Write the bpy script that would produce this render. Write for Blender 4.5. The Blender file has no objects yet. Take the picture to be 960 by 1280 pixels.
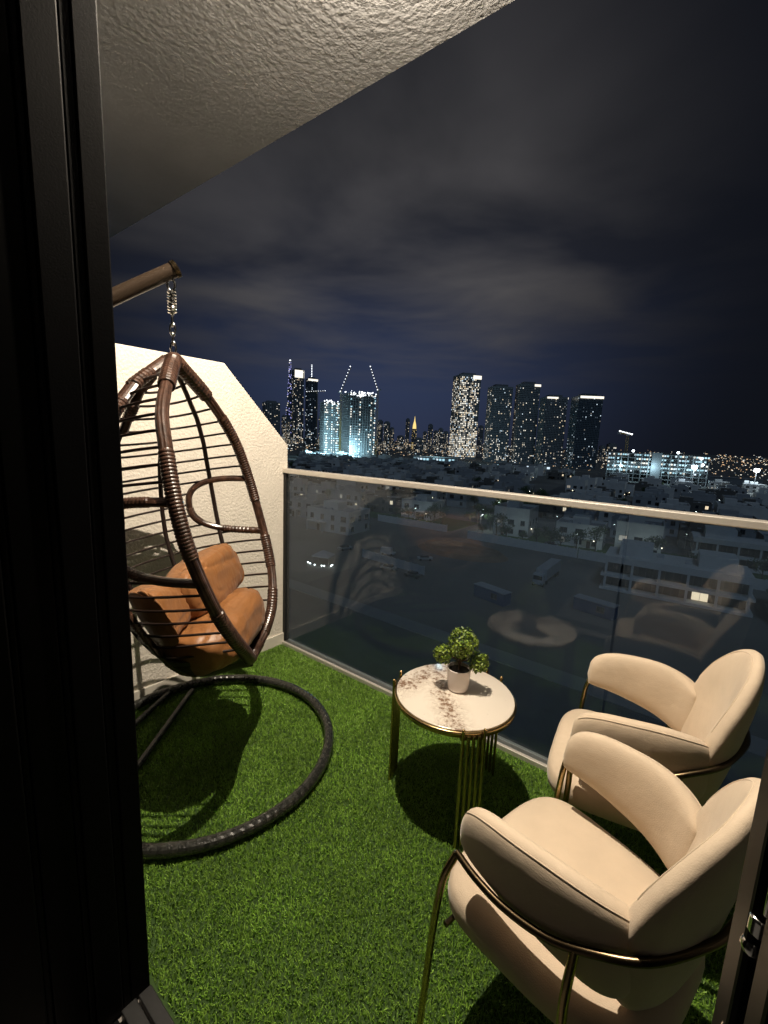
import bpy, math, random
import numpy as np
from mathutils import Vector, Matrix, noise
R = math.radians
random.seed(7); rng = np.random.default_rng(7)
scene = bpy.context.scene
COL = scene.collection

# ------------------------------------------------------------------ camera
F_PX, YAW, PIT, ROL, CAM_H = 550.03, .65521, .16212, .04238, 1.3479
def cam_axes():
    cy, sy, cp, sp = math.cos(YAW), math.sin(YAW), math.cos(PIT), math.sin(PIT)
    fwd = Vector((-sy*cp, cy*cp, -sp)); right = Vector((cy, sy, 0)); up = right.cross(fwd)
    return right*math.cos(ROL)+up*math.sin(ROL), -right*math.sin(ROL)+up*math.cos(ROL), fwd
CR, CU, CF = cam_axes()
CAM = Vector((0, 0, CAM_H))
cd = bpy.data.cameras.new('camera'); co = bpy.data.objects.new('camera', cd); COL.objects.link(co)
m = Matrix((CR, CU, -CF)).transposed().to_4x4(); m.translation = CAM; co.matrix_world = m
cd.sensor_fit = 'HORIZONTAL'; cd.sensor_width = 36; cd.lens = 36*F_PX/960
cd.clip_start = .01; cd.clip_end = 30000
scene.camera = co
def ray(x, y): return CF + (x-480)/F_PX*CR - (y-640)/F_PX*CU
def on_z(x, y, z): d = ray(x, y); return CAM + d*((z-CAM.z)/d.z)
def horiz(x, y, D):                         # the point seen at pixel x,y at ground range D
    d = ray(x, y); return CAM + d*(D/math.hypot(d.x, d.y))
GZ = -32.0                                  # street level below the balcony floor

# ------------------------------------------------------------------ world, moon, exposure
scene.view_settings.view_transform = 'Standard'; scene.view_settings.look = 'None'
scene.view_settings.exposure = 0; scene.view_settings.gamma = 1
w = bpy.data.worlds.new('World'); scene.world = w; w.use_nodes = True
nt = w.node_tree; nt.nodes.clear(); N = nt.nodes.new; Lk = nt.links.new
tc = N('ShaderNodeTexCoord'); sep = N('ShaderNodeSeparateXYZ'); Lk(tc.outputs['Generated'], sep.inputs[0])
ramp = N('ShaderNodeValToRGB'); Lk(sep.outputs['Z'], ramp.inputs[0])
els = ramp.color_ramp.elements                 # town glow: navy haze low down, grey cloud deck above
els[0].position = 0; els[0].color = (.021, .029, .062, 1)
els[1].position = .85; els[1].color = (.006, .006, .006, 1)
for p, c in ((.10, (.019, .028, .062)), (.2, (.016, .022, .046)), (.33, (.013, .014, .020)), (.5, (.014, .0135, .0135))):
    e = els.new(p); e.color = c+(1,)
nrm_ = N('ShaderNodeVectorMath'); nrm_.operation = 'NORMALIZE'; Lk(tc.outputs['Generated'], nrm_.inputs[0])
dt = N('ShaderNodeVectorMath'); dt.operation = 'DOT_PRODUCT'; dt.inputs[1].default_value = (-.600, .751, .275); Lk(nrm_.outputs[0], dt.inputs[0])
gl_ = N('ShaderNodeMapRange'); gl_.inputs[1].default_value = .72; gl_.inputs[2].default_value = 1.0; Lk(dt.outputs['Value'], gl_.inputs[0])
gp_ = N('ShaderNodeMath'); gp_.operation = 'POWER'; gp_.inputs[1].default_value = 2.5; Lk(gl_.outputs[0], gp_.inputs[0])
# clouds on a flat deck: direction divided by height
zc_ = N('ShaderNodeMath'); zc_.operation = 'MAXIMUM'; zc_.inputs[1].default_value = .06; Lk(sep.outputs['Z'], zc_.inputs[0])
dv = N('ShaderNodeVectorMath'); dv.operation = 'DIVIDE'; Lk(tc.outputs['Generated'], dv.inputs[0])
cmb = N('ShaderNodeCombineXYZ'); Lk(zc_.outputs[0], cmb.inputs[0]); Lk(zc_.outputs[0], cmb.inputs[1]); cmb.inputs[2].default_value = 1
Lk(cmb.outputs[0], dv.inputs[1])
nz = N('ShaderNodeTexNoise'); nz.inputs['Scale'].default_value = .85; nz.inputs['Detail'].default_value = 5; nz.inputs['Roughness'].default_value = .45
nz.inputs['Distortion'].default_value = .3
Lk(dv.outputs[0], nz.inputs['Vector'])
cr = N('ShaderNodeValToRGB'); Lk(nz.outputs['Fac'], cr.inputs[0])
cr.color_ramp.elements[0].position = .40; cr.color_ramp.elements[0].color = (0, 0, 0, 1)
cr.color_ramp.elements[1].position = .70; cr.color_ramp.elements[1].color = (1, 1, 1, 1)
fade = N('ShaderNodeMapRange'); fade.inputs[1].default_value = .1; fade.inputs[2].default_value = .3; Lk(sep.outputs['Z'], fade.inputs[0])
mul = N('ShaderNodeMath'); mul.operation = 'MULTIPLY'; Lk(cr.outputs[0], mul.inputs[0]); Lk(fade.outputs[0], mul.inputs[1])
mx = N('ShaderNodeMix'); mx.data_type = 'RGBA'; Lk(mul.outputs[0], mx.inputs[0]); Lk(ramp.outputs[0], mx.inputs[6]); mx.inputs[7].default_value = (.064, .060, .060, 1)
gk_ = N('ShaderNodeMath'); gk_.operation = 'MULTIPLY'; gk_.inputs[1].default_value = 1.35; Lk(gp_.outputs[0], gk_.inputs[0])
gm = N('ShaderNodeVectorMath'); gm.operation = 'SCALE'; Lk(mx.outputs[2], gm.inputs[0]); Lk(gk_.outputs[0], gm.inputs['Scale'])
ga = N('ShaderNodeVectorMath'); ga.operation = 'ADD'; Lk(gm.outputs[0], ga.inputs[0]); ga.inputs[1].default_value = (.0048, .0058, .0090)
bg = N('ShaderNodeBackground'); Lk(ga.outputs[0], bg.inputs[0]); bg.inputs[1].default_value = 1.0
out = N('ShaderNodeOutputWorld'); Lk(bg.outputs[0], out.inputs[0])
sd = bpy.data.lights.new('moonlight', 'SUN'); sd.energy = .36; sd.angle = R(12); sd.color = (.52, .74, 1)
so = bpy.data.objects.new('moonlight', sd); COL.objects.link(so); so.rotation_euler = (R(42), 0, R(28))
# the ceiling lamp of the balcony (its fitting is built below)
LAMP = Vector((-.86, 1.03, 2.8555))
ld = bpy.data.lights.new('ceiling_lamp_light', 'POINT'); ld.energy = 330; ld.color = (1, .86, .68); ld.shadow_soft_size = .008
lo = bpy.data.objects.new('ceiling_lamp_light', ld); COL.objects.link(lo); lo.location = LAMP

# ------------------------------------------------------------------ tags and mesh builder
def tag(o, label=None, cat=None, group=None, kind=None):
    if label: o['label'] = label
    if cat: o['category'] = cat
    if group: o['group'] = group
    if kind: o['kind'] = kind
    return o
def empty(name, loc=(0, 0, 0), rz=0, label=None, cat=None, group=None, kind=None):
    o = bpy.data.objects.new(name, None); COL.objects.link(o); o.empty_display_size = .1
    o.location = loc; o.rotation_euler = (0, 0, rz)
    return tag(o, label, cat, group, kind)
def copy_tree(o, parent=None):
    c = o.copy(); COL.objects.link(c)
    if parent: c.parent = parent
    for ch in list(o.children): copy_tree(ch, c)
    return c
def link(name, me, parent=None, kind=None):
    o = bpy.data.objects.new(name, me); COL.objects.link(o)
    if parent: o.parent = parent
    if kind: o['kind'] = kind
    return o
class MB:
    def __init__(s): s.v = []; s.f = []; s.mi = []; s.uv = {}
    def add(s, vs, fs, mi=0):
        b = len(s.v); s.v += [tuple(p) for p in vs]
        for f in fs: s.f.append(tuple(b+i for i in f)); s.mi.append(mi)
    def box(s, c, d, rz=0, mi=0, top=1.0):
        hx, hy, hz = d[0]/2, d[1]/2, d[2]/2; ca, sa = math.cos(rz), math.sin(rz); vs = []
        for z in (-1, 1):
            k = top if z > 0 else 1
            for x, y in ((-1, -1), (1, -1), (1, 1), (-1, 1)):
                px, py = x*hx*k, y*hy*k
                vs.append((c[0]+px*ca-py*sa, c[1]+px*sa+py*ca, c[2]+z*hz))
        s.add(vs, [(3, 2, 1, 0), (4, 5, 6, 7), (0, 1, 5, 4), (1, 2, 6, 5), (2, 3, 7, 6), (3, 0, 4, 7)], mi)
    def b2(s, x0, x1, y0, y1, z0, z1, mi=0): s.box(((x0+x1)/2, (y0+y1)/2, (z0+z1)/2), (x1-x0, y1-y0, z1-z0), 0, mi)
    def bar(s, a, b, wd, ht=None, mi=0):      # square bar between two points
        s.tube([a, b], wd/2*1.414, 4, mi=mi)
    def tube(s, pts, r, n=8, closed=False, mi=0, mod=None):
        P = [Vector(p) for p in pts]; k = len(P); rs = r if hasattr(r, '__len__') else [r]*k
        T = []
        for i in range(k):
            a = P[(i-1) % k] if (closed or i > 0) else P[i]; b = P[(i+1) % k] if (closed or i < k-1) else P[i]
            t = b-a; T.append(t.normalized() if t.length > 1e-9 else Vector((0, 0, 1)))
        u = T[0].orthogonal().normalized(); vs = []; Us = []
        for i in range(k):
            u = (u - T[i]*u.dot(T[i]))
            u = u.normalized() if u.length > 1e-6 else T[i].orthogonal().normalized()
            Us.append(u)
        for i in range(k):
            u = Us[i]; v = T[i].cross(u)
            for j in range(n):
                a = 2*math.pi*j/n; rr = rs[i]*(mod(i, j) if mod else 1)
                vs.append(P[i]+u*(rr*math.cos(a))+v*(rr*math.sin(a)))
        fs = []
        for i in range(k if closed else k-1):
            for j in range(n):
                a = i*n+j; b = i*n+(j+1) % n; c = ((i+1) % k)*n
                fs.append((a, b, c+(j+1) % n, c+j))
        if not closed:
            fs.append(tuple(range(n-1, -1, -1))); fs.append(tuple((k-1)*n+j for j in range(n)))
        s.add(vs, fs, mi)
    def lathe(s, prof, n=24, c=(0, 0, 0), mi=0):
        vs = []; fs = []
        for r_, z in prof:
            for j in range(n):
                a = 2*math.pi*j/n; vs.append((c[0]+r_*math.cos(a), c[1]+r_*math.sin(a), c[2]+z))
        for i in range(len(prof)-1):
            for j in range(n):
                fs.append((i*n+j, i*n+(j+1) % n, (i+1)*n+(j+1) % n, (i+1)*n+j))
        fs.append(tuple(range(n-1, -1, -1))); fs.append(tuple((len(prof)-1)*n+j for j in range(n)))
        s.add(vs, fs, mi)
    def quad(s, o, du, dv, mi=0):
        o = Vector(o); du = Vector(du); dv = Vector(dv); s.add([o, o+du, o+du+dv, o+dv], [(0, 1, 2, 3)], mi)
    def ball(s, c, r, nu=10, nv=7, mi=0):
        r = r if hasattr(r, '__len__') else (r, r, r)
        pr = [];vs = [];fs = []
        for i in range(nv+1):
            t = math.pi*i/nv
            for j in range(nu):
                a = 2*math.pi*j/nu
                vs.append((c[0]+r[0]*math.sin(t)*math.cos(a), c[1]+r[1]*math.sin(t)*math.sin(a), c[2]-r[2]*math.cos(t)))
        for i in range(nv):
            for j in range(nu): fs.append((i*nu+j, i*nu+(j+1) % nu, (i+1)*nu+(j+1) % nu, (i+1)*nu+j))
        s.add(vs, fs, mi)
    def mesh(s, name, mats, smooth=False, clean=False):
        me = bpy.data.meshes.new(name); me.from_pydata(s.v, [], s.f)
        for mt in (mats if isinstance(mats, (list, tuple)) else [mats]): me.materials.append(mt)
        me.polygons.foreach_set('material_index', s.mi)
        if smooth: me.polygons.foreach_set('use_smooth', [True]*len(s.f))
        me.update(); return me
    def build(s, name, mats, parent=None, smooth=False, bevel=0, kind=None, seg=2):
        o = link(name, s.mesh(name, mats, smooth), parent, kind)
        if bevel:
            b = o.modifiers.new('bevel', 'BEVEL'); b.width = bevel; b.segments = seg; b.limit_method = 'ANGLE'; b.angle_limit = R(40)
        if smooth: 
            try:
                o.data.set_sharp_from_angle(angle=R(50))
            except Exception: pass
        return o
def smooth_path(pts, n):                     # Catmull-Rom through points
    P = [Vector(p) for p in pts]; P = [P[0]*2-P[1]]+P+[P[-1]*2-P[-2]]; out = []
    k = len(P)-3
    for q in range(n):
        t = q/(n-1)*k; i = min(int(t), k-1); t -= i
        a, b, c, d = P[i], P[i+1], P[i+2], P[i+3]
        out.append(.5*((2*b)+(c-a)*t+(2*a-5*b+4*c-d)*t*t+(3*b-a-3*c+d)*t**3))
    return out
def lerp(tab, z, k):
    t = sorted(tab); zs = [q[0] for q in t]; return float(np.interp(z, zs, [q[k] for q in t]))

# ------------------------------------------------------------------ materials
def mat(name, col, rough=.6, metal=0, bump=0, bscale=80, var=0, vscale=6, spec=.5, sheen=0, coat=0, emis=None, estr=0, detail=4, bdist=.01):
    mt = bpy.data.materials.new(name); mt.use_nodes = True; n = mt.node_tree; b = n.nodes['Principled BSDF']
    b.inputs['Base Color'].default_value = (*col, 1); b.inputs['Roughness'].default_value = rough; b.inputs['Metallic'].default_value = metal
    b.inputs['Specular IOR Level'].default_value = spec
    if sheen: b.inputs['Sheen Weight'].default_value = sheen; b.inputs['Sheen Roughness'].default_value = .4
    if coat: b.inputs['Coat Weight'].default_value = coat; b.inputs['Coat Roughness'].default_value = .15
    if emis: b.inputs['Emission Color'].default_value = (*emis, 1); b.inputs['Emission Strength'].default_value = estr
    if var or bump:
        t = n.nodes.new('ShaderNodeTexCoord')
    if var:
        nz = n.nodes.new('ShaderNodeTexNoise'); nz.inputs['Scale'].default_value = vscale; nz.inputs['Detail'].default_value = detail
        n.links.new(t.outputs['Object'], nz.inputs['Vector'])
        r = n.nodes.new('ShaderNodeValToRGB'); n.links.new(nz.outputs['Fac'], r.inputs[0])
        r.color_ramp.elements[0].position = .3; r.color_ramp.elements[1].position = .7
        r.color_ramp.elements[0].color = (*[c*(1-var) for c in col], 1); r.color_ramp.elements[1].color = (*[min(1, c*(1+var)) for c in col], 1)
        n.links.new(r.outputs[0], b.inputs['Base Color'])
    if bump:
        nz = n.nodes.new('ShaderNodeTexNoise'); nz.inputs['Scale'].default_value = bscale; nz.inputs['Detail'].default_value = detail
        n.links.new(t.outputs['Object'], nz.inputs['Vector'])
        bp = n.nodes.new('ShaderNodeBump'); bp.inputs['Strength'].default_value = bump; bp.inputs['Distance'].default_value = bdist
        n.links.new(nz.outputs['Fac'], bp.inputs['Height']); n.links.new(bp.outputs[0], b.inputs['Normal'])
    return mt
def light_mat(name, col, s):
    mt = mat(name, (.5, .5, .5), emis=col, estr=s); mt.cycles.emission_sampling = 'NONE'; return mt
M = {}
M['stucco'] = mat('stucco', (.79, .735, .65), .9, bump=.62, bscale=75, var=.05, vscale=9, detail=6, bdist=.010)
M['soffit'] = mat('soffit', (.60, .595, .60), .95, bump=.27, bscale=48, var=.10, vscale=2.5, detail=6, bdist=.0045)
M['skirt'] = mat('skirting_tile', (.68, .64, .56), .35, var=.08)
M['black_alu'] = mat('black_aluminium', (.003, .003, .0035), .6, .0, bump=.05, bscale=300, spec=.06)
M['black_gloss'] = mat('black_gloss_aluminium', (.002, .002, .002), .45, .0, spec=.06)
M['rubber'] = mat('rubber_gasket', (.006, .006, .006), .7)
M['steel'] = mat('brushed_steel', (.72, .68, .62), .42, .55, bump=.08, bscale=200)
M['sill'] = mat('grey_sill_aluminium', (.020, .020, .020), .42, .3)
M['chrome'] = mat('chrome', (.75, .74, .72), .14, 1)
M['gold'] = mat('gold_metal', (.42, .31, .15), .26, 1, bump=.03, bscale=90)
M['bronze'] = mat('bronze_metal', (.13, .095, .055), .28, 1)
M['bronze_tube'] = mat('bronze_painted_tube', (.055, .038, .026), .30, .35, bump=.08, bscale=120)
M['turf_base'] = mat('turf_backing', (.026, .060, .008), .9)
M['dark_tile'] = mat('balcony_tile', (.25, .23, .21), .5, var=.1)
M['room'] = mat('dark_room_wall', (.10, .10, .10), .8)
M['soil'] = mat('potting_soil', (.02, .014, .009), .95, bump=.8, bscale=200)
M['pot'] = mat('white_ceramic', (.78, .70, .66), .32, coat=.3, var=.03)
M['stem'] = mat('brown_stem', (.06, .035, .018), .8)
M['cushion'] = mat('brown_satin', (.255, .108, .034), .45, sheen=.08, var=.08, vscale=7)
def satin_folds(mt):
    n = mt.node_tree; b = n.nodes['Principled BSDF']; t = n.nodes.new('ShaderNodeTexCoord')
    mp = n.nodes.new('ShaderNodeMapping'); mp.inputs['Scale'].default_value = (1.0, 1.7, .75); mp.inputs['Rotation'].default_value = (.3, .5, .8); n.links.new(t.outputs['Object'], mp.inputs[0])
    prev = None
    for sc, ds, st in ((5, 1.2, .30), (13, .8, .10), (260, 0, .05)):
        z = n.nodes.new('ShaderNodeTexNoise'); z.inputs['Scale'].default_value = sc; z.inputs['Detail'].default_value = 1.5; z.inputs['Distortion'].default_value = ds; n.links.new(mp.outputs[0], z.inputs['Vector'])
        a = n.nodes.new('ShaderNodeMath'); a.operation = 'SUBTRACT'; a.inputs[1].default_value = .5; n.links.new(z.outputs['Fac'], a.inputs[0])
        c = n.nodes.new('ShaderNodeMath'); c.operation = 'ABSOLUTE'; n.links.new(a.outputs[0], c.inputs[0])
        p = n.nodes.new('ShaderNodeBump'); p.inputs['Strength'].default_value = st; p.inputs['Distance'].default_value = .035 if sc < 50 else .002; n.links.new(c.outputs[0], p.inputs['Height'])
        if prev: n.links.new(prev.outputs[0], p.inputs['Normal'])
        prev = p
    n.links.new(prev.outputs[0], b.inputs['Normal'])
satin_folds(M['cushion'])
def velvet():
    mt = mat('cream_velvet', (.60, .49, .37), .85, sheen=.35, bump=.14, bscale=420, var=.09, vscale=7, detail=5, spec=.2)
    return mt
M['velvet'] = velvet()
def soft_undulation(mt):
    n = mt.node_tree; b = n.nodes['Principled BSDF']; t = n.nodes.new('ShaderNodeTexCoord'); z = n.nodes.new('ShaderNodeTexNoise'); z.inputs['Scale'].default_value = 11; z.inputs['Detail'].default_value = 3
    n.links.new(t.outputs['Object'], z.inputs['Vector']); p = n.nodes.new('ShaderNodeBump'); p.inputs['Strength'].default_value = .22; p.inputs['Distance'].default_value = .02
    n.links.new(z.outputs['Fac'], p.inputs['Height']); old = b.inputs['Normal'].links[0].from_socket; n.links.new(old, p.inputs['Normal']); n.links.new(p.outputs[0], b.inputs['Normal'])
soft_undulation(M['velvet'])
def wicker(name, c1, c2, rough):
    mt = mat(name, c1, rough, var=.0, coat=.25); n = mt.node_tree; b = n.nodes['Principled BSDF']
    t = n.nodes.new('ShaderNodeTexCoord'); nz = n.nodes.new('ShaderNodeTexNoise'); nz.inputs['Scale'].default_value = 45; nz.inputs['Detail'].default_value = 5
    n.links.new(t.outputs['Object'], nz.inputs['Vector'])
    r = n.nodes.new('ShaderNodeValToRGB'); r.color_ramp.elements[0].position = .35; r.color_ramp.elements[1].position = .68
    r.color_ramp.elements[0].color = (*c1, 1); r.color_ramp.elements[1].color = (*c2, 1)
    n.links.new(nz.outputs['Fac'], r.inputs[0]); n.links.new(r.outputs[0], b.inputs['Base Color'])
    bp = n.nodes.new('ShaderNodeBump'); bp.inputs['Strength'].default_value = .35; bp.inputs['Distance'].default_value = .002
    n.links.new(nz.outputs['Fac'], bp.inputs['Height']); n.links.new(bp.outputs[0], b.inputs['Normal'])
    return mt
M['wicker'] = wicker('brown_wicker', (.028, .013, .008), (.080, .040, .026), .34)
M['wicker_black'] = wicker('black_wicker', (.012, .013, .011), (.03, .03, .026), .27)
M['wire'] = mat('dark_wicker_wire', (.014, .007, .005), .40)
def marble():
    mt = mat('marble_top', (.80, .70, .55), .22, coat=.2); n = mt.node_tree; b = n.nodes['Principled BSDF']
    N_ = n.nodes.new; Lq = n.links.new
    t = N_('ShaderNodeTexCoord')
    a = N_('ShaderNodeTexNoise'); a.inputs['Scale'].default_value = 19; a.inputs['Detail'].default_value = 12; a.inputs['Roughness'].default_value = .74; a.inputs['Distortion'].default_value = 1.0
    Lq(t.outputs['Object'], a.inputs['Vector'])
    sb = N_('ShaderNodeMath'); sb.operation = 'SUBTRACT'; sb.inputs[1].default_value = .5; Lq(a.outputs['Fac'], sb.inputs[0])
    ab = N_('ShaderNodeMath'); ab.operation = 'ABSOLUTE'; Lq(sb.outputs[0], ab.inputs[0])
    r = N_('ShaderNodeMapRange'); r.inputs[1].default_value = 0; r.inputs[2].default_value = .060; r.inputs[3].default_value = 1; r.inputs[4].default_value = 0; Lq(ab.outputs[0], r.inputs[0])
    # veins gather along two bands
    sp = N_('ShaderNodeSeparateXYZ'); Lq(t.outputs['Object'], sp.inputs[0])
    def band(ax, ay, c, wdt):
        m1 = N_('ShaderNodeMath'); m1.operation = 'MULTIPLY'; m1.inputs[1].default_value = ax; Lq(sp.outputs[0], m1.inputs[0])
        m2 = N_('ShaderNodeMath'); m2.operation = 'MULTIPLY_ADD'; m2.inputs[1].default_value = ay; Lq(sp.outputs[1], m2.inputs[0]); Lq(m1.outputs[0], m2.inputs[2])
        m3 = N_('ShaderNodeMath'); m3.operation = 'SUBTRACT'; m3.inputs[1].default_value = c; Lq(m2.outputs[0], m3.inputs[0])
        m4 = N_('ShaderNodeMath'); m4.operation = 'ABSOLUTE'; Lq(m3.outputs[0], m4.inputs[0])
        m5 = N_('ShaderNodeMapRange'); m5.inputs[1].default_value = 0; m5.inputs[2].default_value = wdt; m5.inputs[3].default_value = 1; m5.inputs[4].default_value = 0; Lq(m4.outputs[0], m5.inputs[0])
        return m5
    b1 = band(.74, .67, -.045, .085); b2 = band(.95, -.25, -.145, .10)
    mxm = N_('ShaderNodeMath'); mxm.operation = 'MAXIMUM'; Lq(b1.outputs[0], mxm.inputs[0]); Lq(b2.outputs[0], mxm.inputs[1])
    g_ = N_('ShaderNodeTexNoise'); g_.inputs['Scale'].default_value = 52; g_.inputs['Detail'].default_value = 8; g_.inputs['Roughness'].default_value = .7; Lq(t.outputs['Object'], g_.inputs['Vector'])
    # speckled veins: dense where the band is strong
    th = N_('ShaderNodeMath'); th.operation = 'MULTIPLY_ADD'; th.inputs[1].default_value = .26; Lq(mxm.outputs[0], th.inputs[0]); Lq(g_.outputs['Fac'], th.inputs[2])
    sp_ = N_('ShaderNodeMapRange'); sp_.inputs[1].default_value = .655; sp_.inputs[2].default_value = .80; Lq(th.outputs[0], sp_.inputs[0])
    l2 = N_('ShaderNodeMath'); l2.operation = 'MULTIPLY'; Lq(r.outputs[0], l2.inputs[0]); Lq(mxm.outputs[0], l2.inputs[1])
    l3 = N_('ShaderNodeMath'); l3.operation = 'MULTIPLY'; l3.inputs[1].default_value = .55; Lq(l2.outputs[0], l3.inputs[0])
    ml = N_('ShaderNodeMath'); ml.operation = 'MAXIMUM'; Lq(l3.outputs[0], ml.inputs[0]); Lq(sp_.outputs[0], ml.inputs[1])
    mm = N_('ShaderNodeMix'); mm.data_type = 'RGBA'; Lq(ml.outputs[0], mm.inputs[0]); mm.inputs[6].default_value = (.72, .655, .57, 1); mm.inputs[7].default_value = (.22, .14, .095, 1)
    Lq(mm.outputs[2], b.inputs['Base Color'])
    return mt
M['marble'] = marble()
def glass(name, tint, k, dust_haze=0.0):
    mt = bpy.data.materials.new(name); mt.use_nodes = True; n = mt.node_tree; n.nodes.clear()
    tr = n.nodes.new('ShaderNodeBsdfTransparent'); tr.inputs[0].default_value = (*tint, 1)
    gl = n.nodes.new('ShaderNodeBsdfGlossy'); gl.inputs['Roughness'].default_value = 0
    fr = n.nodes.new('ShaderNodeFresnel'); ge = n.nodes.new('ShaderNodeNewGeometry'); mr = n.nodes.new('ShaderNodeMapRange')
    mr.inputs[3].default_value = k; mr.inputs[4].default_value = 1/k; n.links.new(ge.outputs['Backfacing'], mr.inputs[0]); n.links.new(mr.outputs[0], fr.inputs[0])
    mxs = n.nodes.new('ShaderNodeMixShader'); n.links.new(fr.outputs[0], mxs.inputs[0])
    df = n.nodes.new('ShaderNodeBsdfDiffuse'); df.inputs[0].default_value = (.50, .70, .95, 1); dm = n.nodes.new('ShaderNodeMixShader'); dm.inputs[0].default_value = dust_haze  # diffuse share: some dust, plus a bluish haze painted into the pane
    n.links.new(tr.outputs[0], dm.inputs[1]); n.links.new(df.outputs[0], dm.inputs[2]); n.links.new(dm.outputs[0], mxs.inputs[1]); n.links.new(gl.outputs[0], mxs.inputs[2])
    o = n.nodes.new('ShaderNodeOutputMaterial'); n.links.new(mxs.outputs[0], o.inputs[0]); return mt
M['glass'] = glass('railing_glass', (.88, .92, .95), 1.5, .021)
M['door_glass'] = glass('dark_door_glass', (.28, .29, .30), 1.45)
def leaf(name, c1, c2):
    mt = mat(name, c1, .45); n = mt.node_tree; b = n.nodes['Principled BSDF']
    g = n.nodes.new('ShaderNodeNewGeometry'); r = n.nodes.new('ShaderNodeValToRGB')
    r.color_ramp.elements[0].color = (*c1, 1); r.color_ramp.elements[1].color = (*c2, 1)
    n.links.new(g.outputs['Random Per Island'], r.inputs[0]); n.links.new(r.outputs[0], b.inputs['Base Color']); return mt
M['leaf'] = leaf('topiary_leaf', (.028, .075, .006), (.26, .36, .04))
M['tree_leaf'] = leaf('tree_leaf', (.022, .045, .012), (.07, .12, .04))
M['grass'] = leaf('artificial_grass_blade', (.105, .225, .020), (.250, .430, .065)); M['grass'].node_tree.nodes['Principled BSDF'].inputs['Roughness'].default_value = .45
def patchy(mt):
    n = mt.node_tree; b = n.nodes['Principled BSDF']; t = n.nodes.new('ShaderNodeTexCoord'); z = n.nodes.new('ShaderNodeTexNoise'); z.inputs['Scale'].default_value = 5; z.inputs['Detail'].default_value = 4
    n.links.new(t.outputs['Object'], z.inputs['Vector']); m_ = n.nodes.new('ShaderNodeMapRange'); m_.inputs[1].default_value = .3; m_.inputs[2].default_value = .7; m_.inputs[3].default_value = .80; m_.inputs[4].default_value = 1.35
    n.links.new(z.outputs['Fac'], m_.inputs[0]); v = n.nodes.new('ShaderNodeVectorMath'); v.operation = 'SCALE'; n.links.new(b.inputs['Base Color'].links[0].from_socket, v.inputs[0]); n.links.new(m_.outputs[0], v.inputs['Scale']); n.links.new(v.outputs[0], b.inputs['Base Color'])
patchy(M['grass'])
# city
M['sand'] = mat('sand_ground', (.130, .125, .118), .95, var=.35, vscale=.03)
M['dirt'] = mat('brown_dirt', (.17, .105, .065), .95, var=.3, vscale=.2, bump=.5, bscale=.5, bdist=.5)
M['asphalt'] = mat('asphalt', (.075, .079, .085), .8, var=.2, vscale=.2)
M['kerb'] = mat('kerb_concrete', (.20, .20, .20), .8)
M['paint'] = mat('road_paint', (.7, .7, .68), .7)
M['lawn'] = mat('garden_lawn', (.045, .085, .022), .9, var=.4, vscale=.3)
M['villa'] = mat('villa_render', (.50, .50, .50), .85, var=.08, vscale=.3)
M['villa_b'] = mat('villa_render_grey', (.28, .29, .31), .85, var=.08, vscale=.3)
M['villa_dark'] = mat('villa_cladding', (.10, .095, .09), .8, var=.1, vscale=.4)
M['roof'] = mat('roof_screed', (.26, .26, .27), .9, var=.15, vscale=.3)
M['win_dark'] = mat('dark_window_glass', (.018, .023, .03), .14)
M['frame'] = mat('window_frame_grey', (.12, .12, .13), .5)
M['bark'] = mat('bark', (.07, .05, .035), .9)
M['tower_dark'] = mat('tower_concrete_dark', (.17, .18, .195), .7, var=.1, vscale=.05)
M['tower_mid'] = mat('tower_concrete', (.26, .27, .28), .7, var=.1, vscale=.05)
M['tower_glass'] = mat('tower_glass', (.10, .125, .15), .3)
M['crane'] = mat('crane_steel', (.45, .33, .10), .6)
M['post'] = mat('lamp_post_steel', (.25, .25, .26), .5, .5)
M['white_metal'] = mat('white_metal_panel', (.34, .36, .39), .5)
M['navy'] = mat('blue_tarpaulin', (.05, .09, .18), .6)
M['tyre'] = mat('tyre', (.015, .015, .015), .8)
M['car_silver'] = mat('car_paint_silver', (.4, .42, .44), .3, .5)
M['car_dark'] = mat('car_paint_dark', (.03, .035, .05), .3)
M['l_warm'] = light_mat('lit_window_warm', (1, .80, .52), 1.0)
M['l_white'] = light_mat('lit_window_white', (1, .93, .78), 1.3)
M['l_dim'] = light_mat('lit_window_dim', (.9, .78, .6), .28)
M['l_cool'] = light_mat('lit_window_cool', (.72, .88, 1), 1.1)
M['l_faint'] = light_mat('lit_window_faint', (.55, .70, .85), .10)
M['l_cyan'] = light_mat('work_light_cyan', (.50, .85, 1), .9)
M['l_flood'] = light_mat('floodlight_white', (.85, .95, 1), 6)
M['l_violet'] = light_mat('spire_light_violet', (.45, .45, 1), 1.0)
M['l_gold'] = light_mat('gold_light', (1, .72, .22), 1.1)
M['l_orange'] = light_mat('street_light_orange', (1, .62, .32), 1.0)
M['l_white_pt'] = light_mat('crane_light_white', (.9, .95, 1), 3)
M['l_lamp'] = mat('lamp_diffuser', (.9, .9, .9), emis=(1, .83, .62), estr=6)
M['l_porch'] = light_mat('porch_light_warm', (1, .85, .6), 5)
M['l_street'] = light_mat('street_lamp_white', (.9, 1, .92), 16)

# ------------------------------------------------------------------ balcony shell
XW, YR, HR, ZC = -2.159, 1.788, 1.15, 2.865
mb = MB(); mb.b2(XW-.2, 2.2, .10, YR+.032, -.30, -.012); mb.build('balcony_floor', M['dark_tile'], kind='structure')
mb = MB(); mb.b2(XW, 2.2, .376, 1.755, -.010, 0); mb.build('turf_backing', M['turf_base'], kind='structure')
mb = MB(); mb.b2(-7, 4, .30, 1.648, ZC, ZC+.30); mb.build('balcony_ceiling', M['soffit'], kind='structure')
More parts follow.
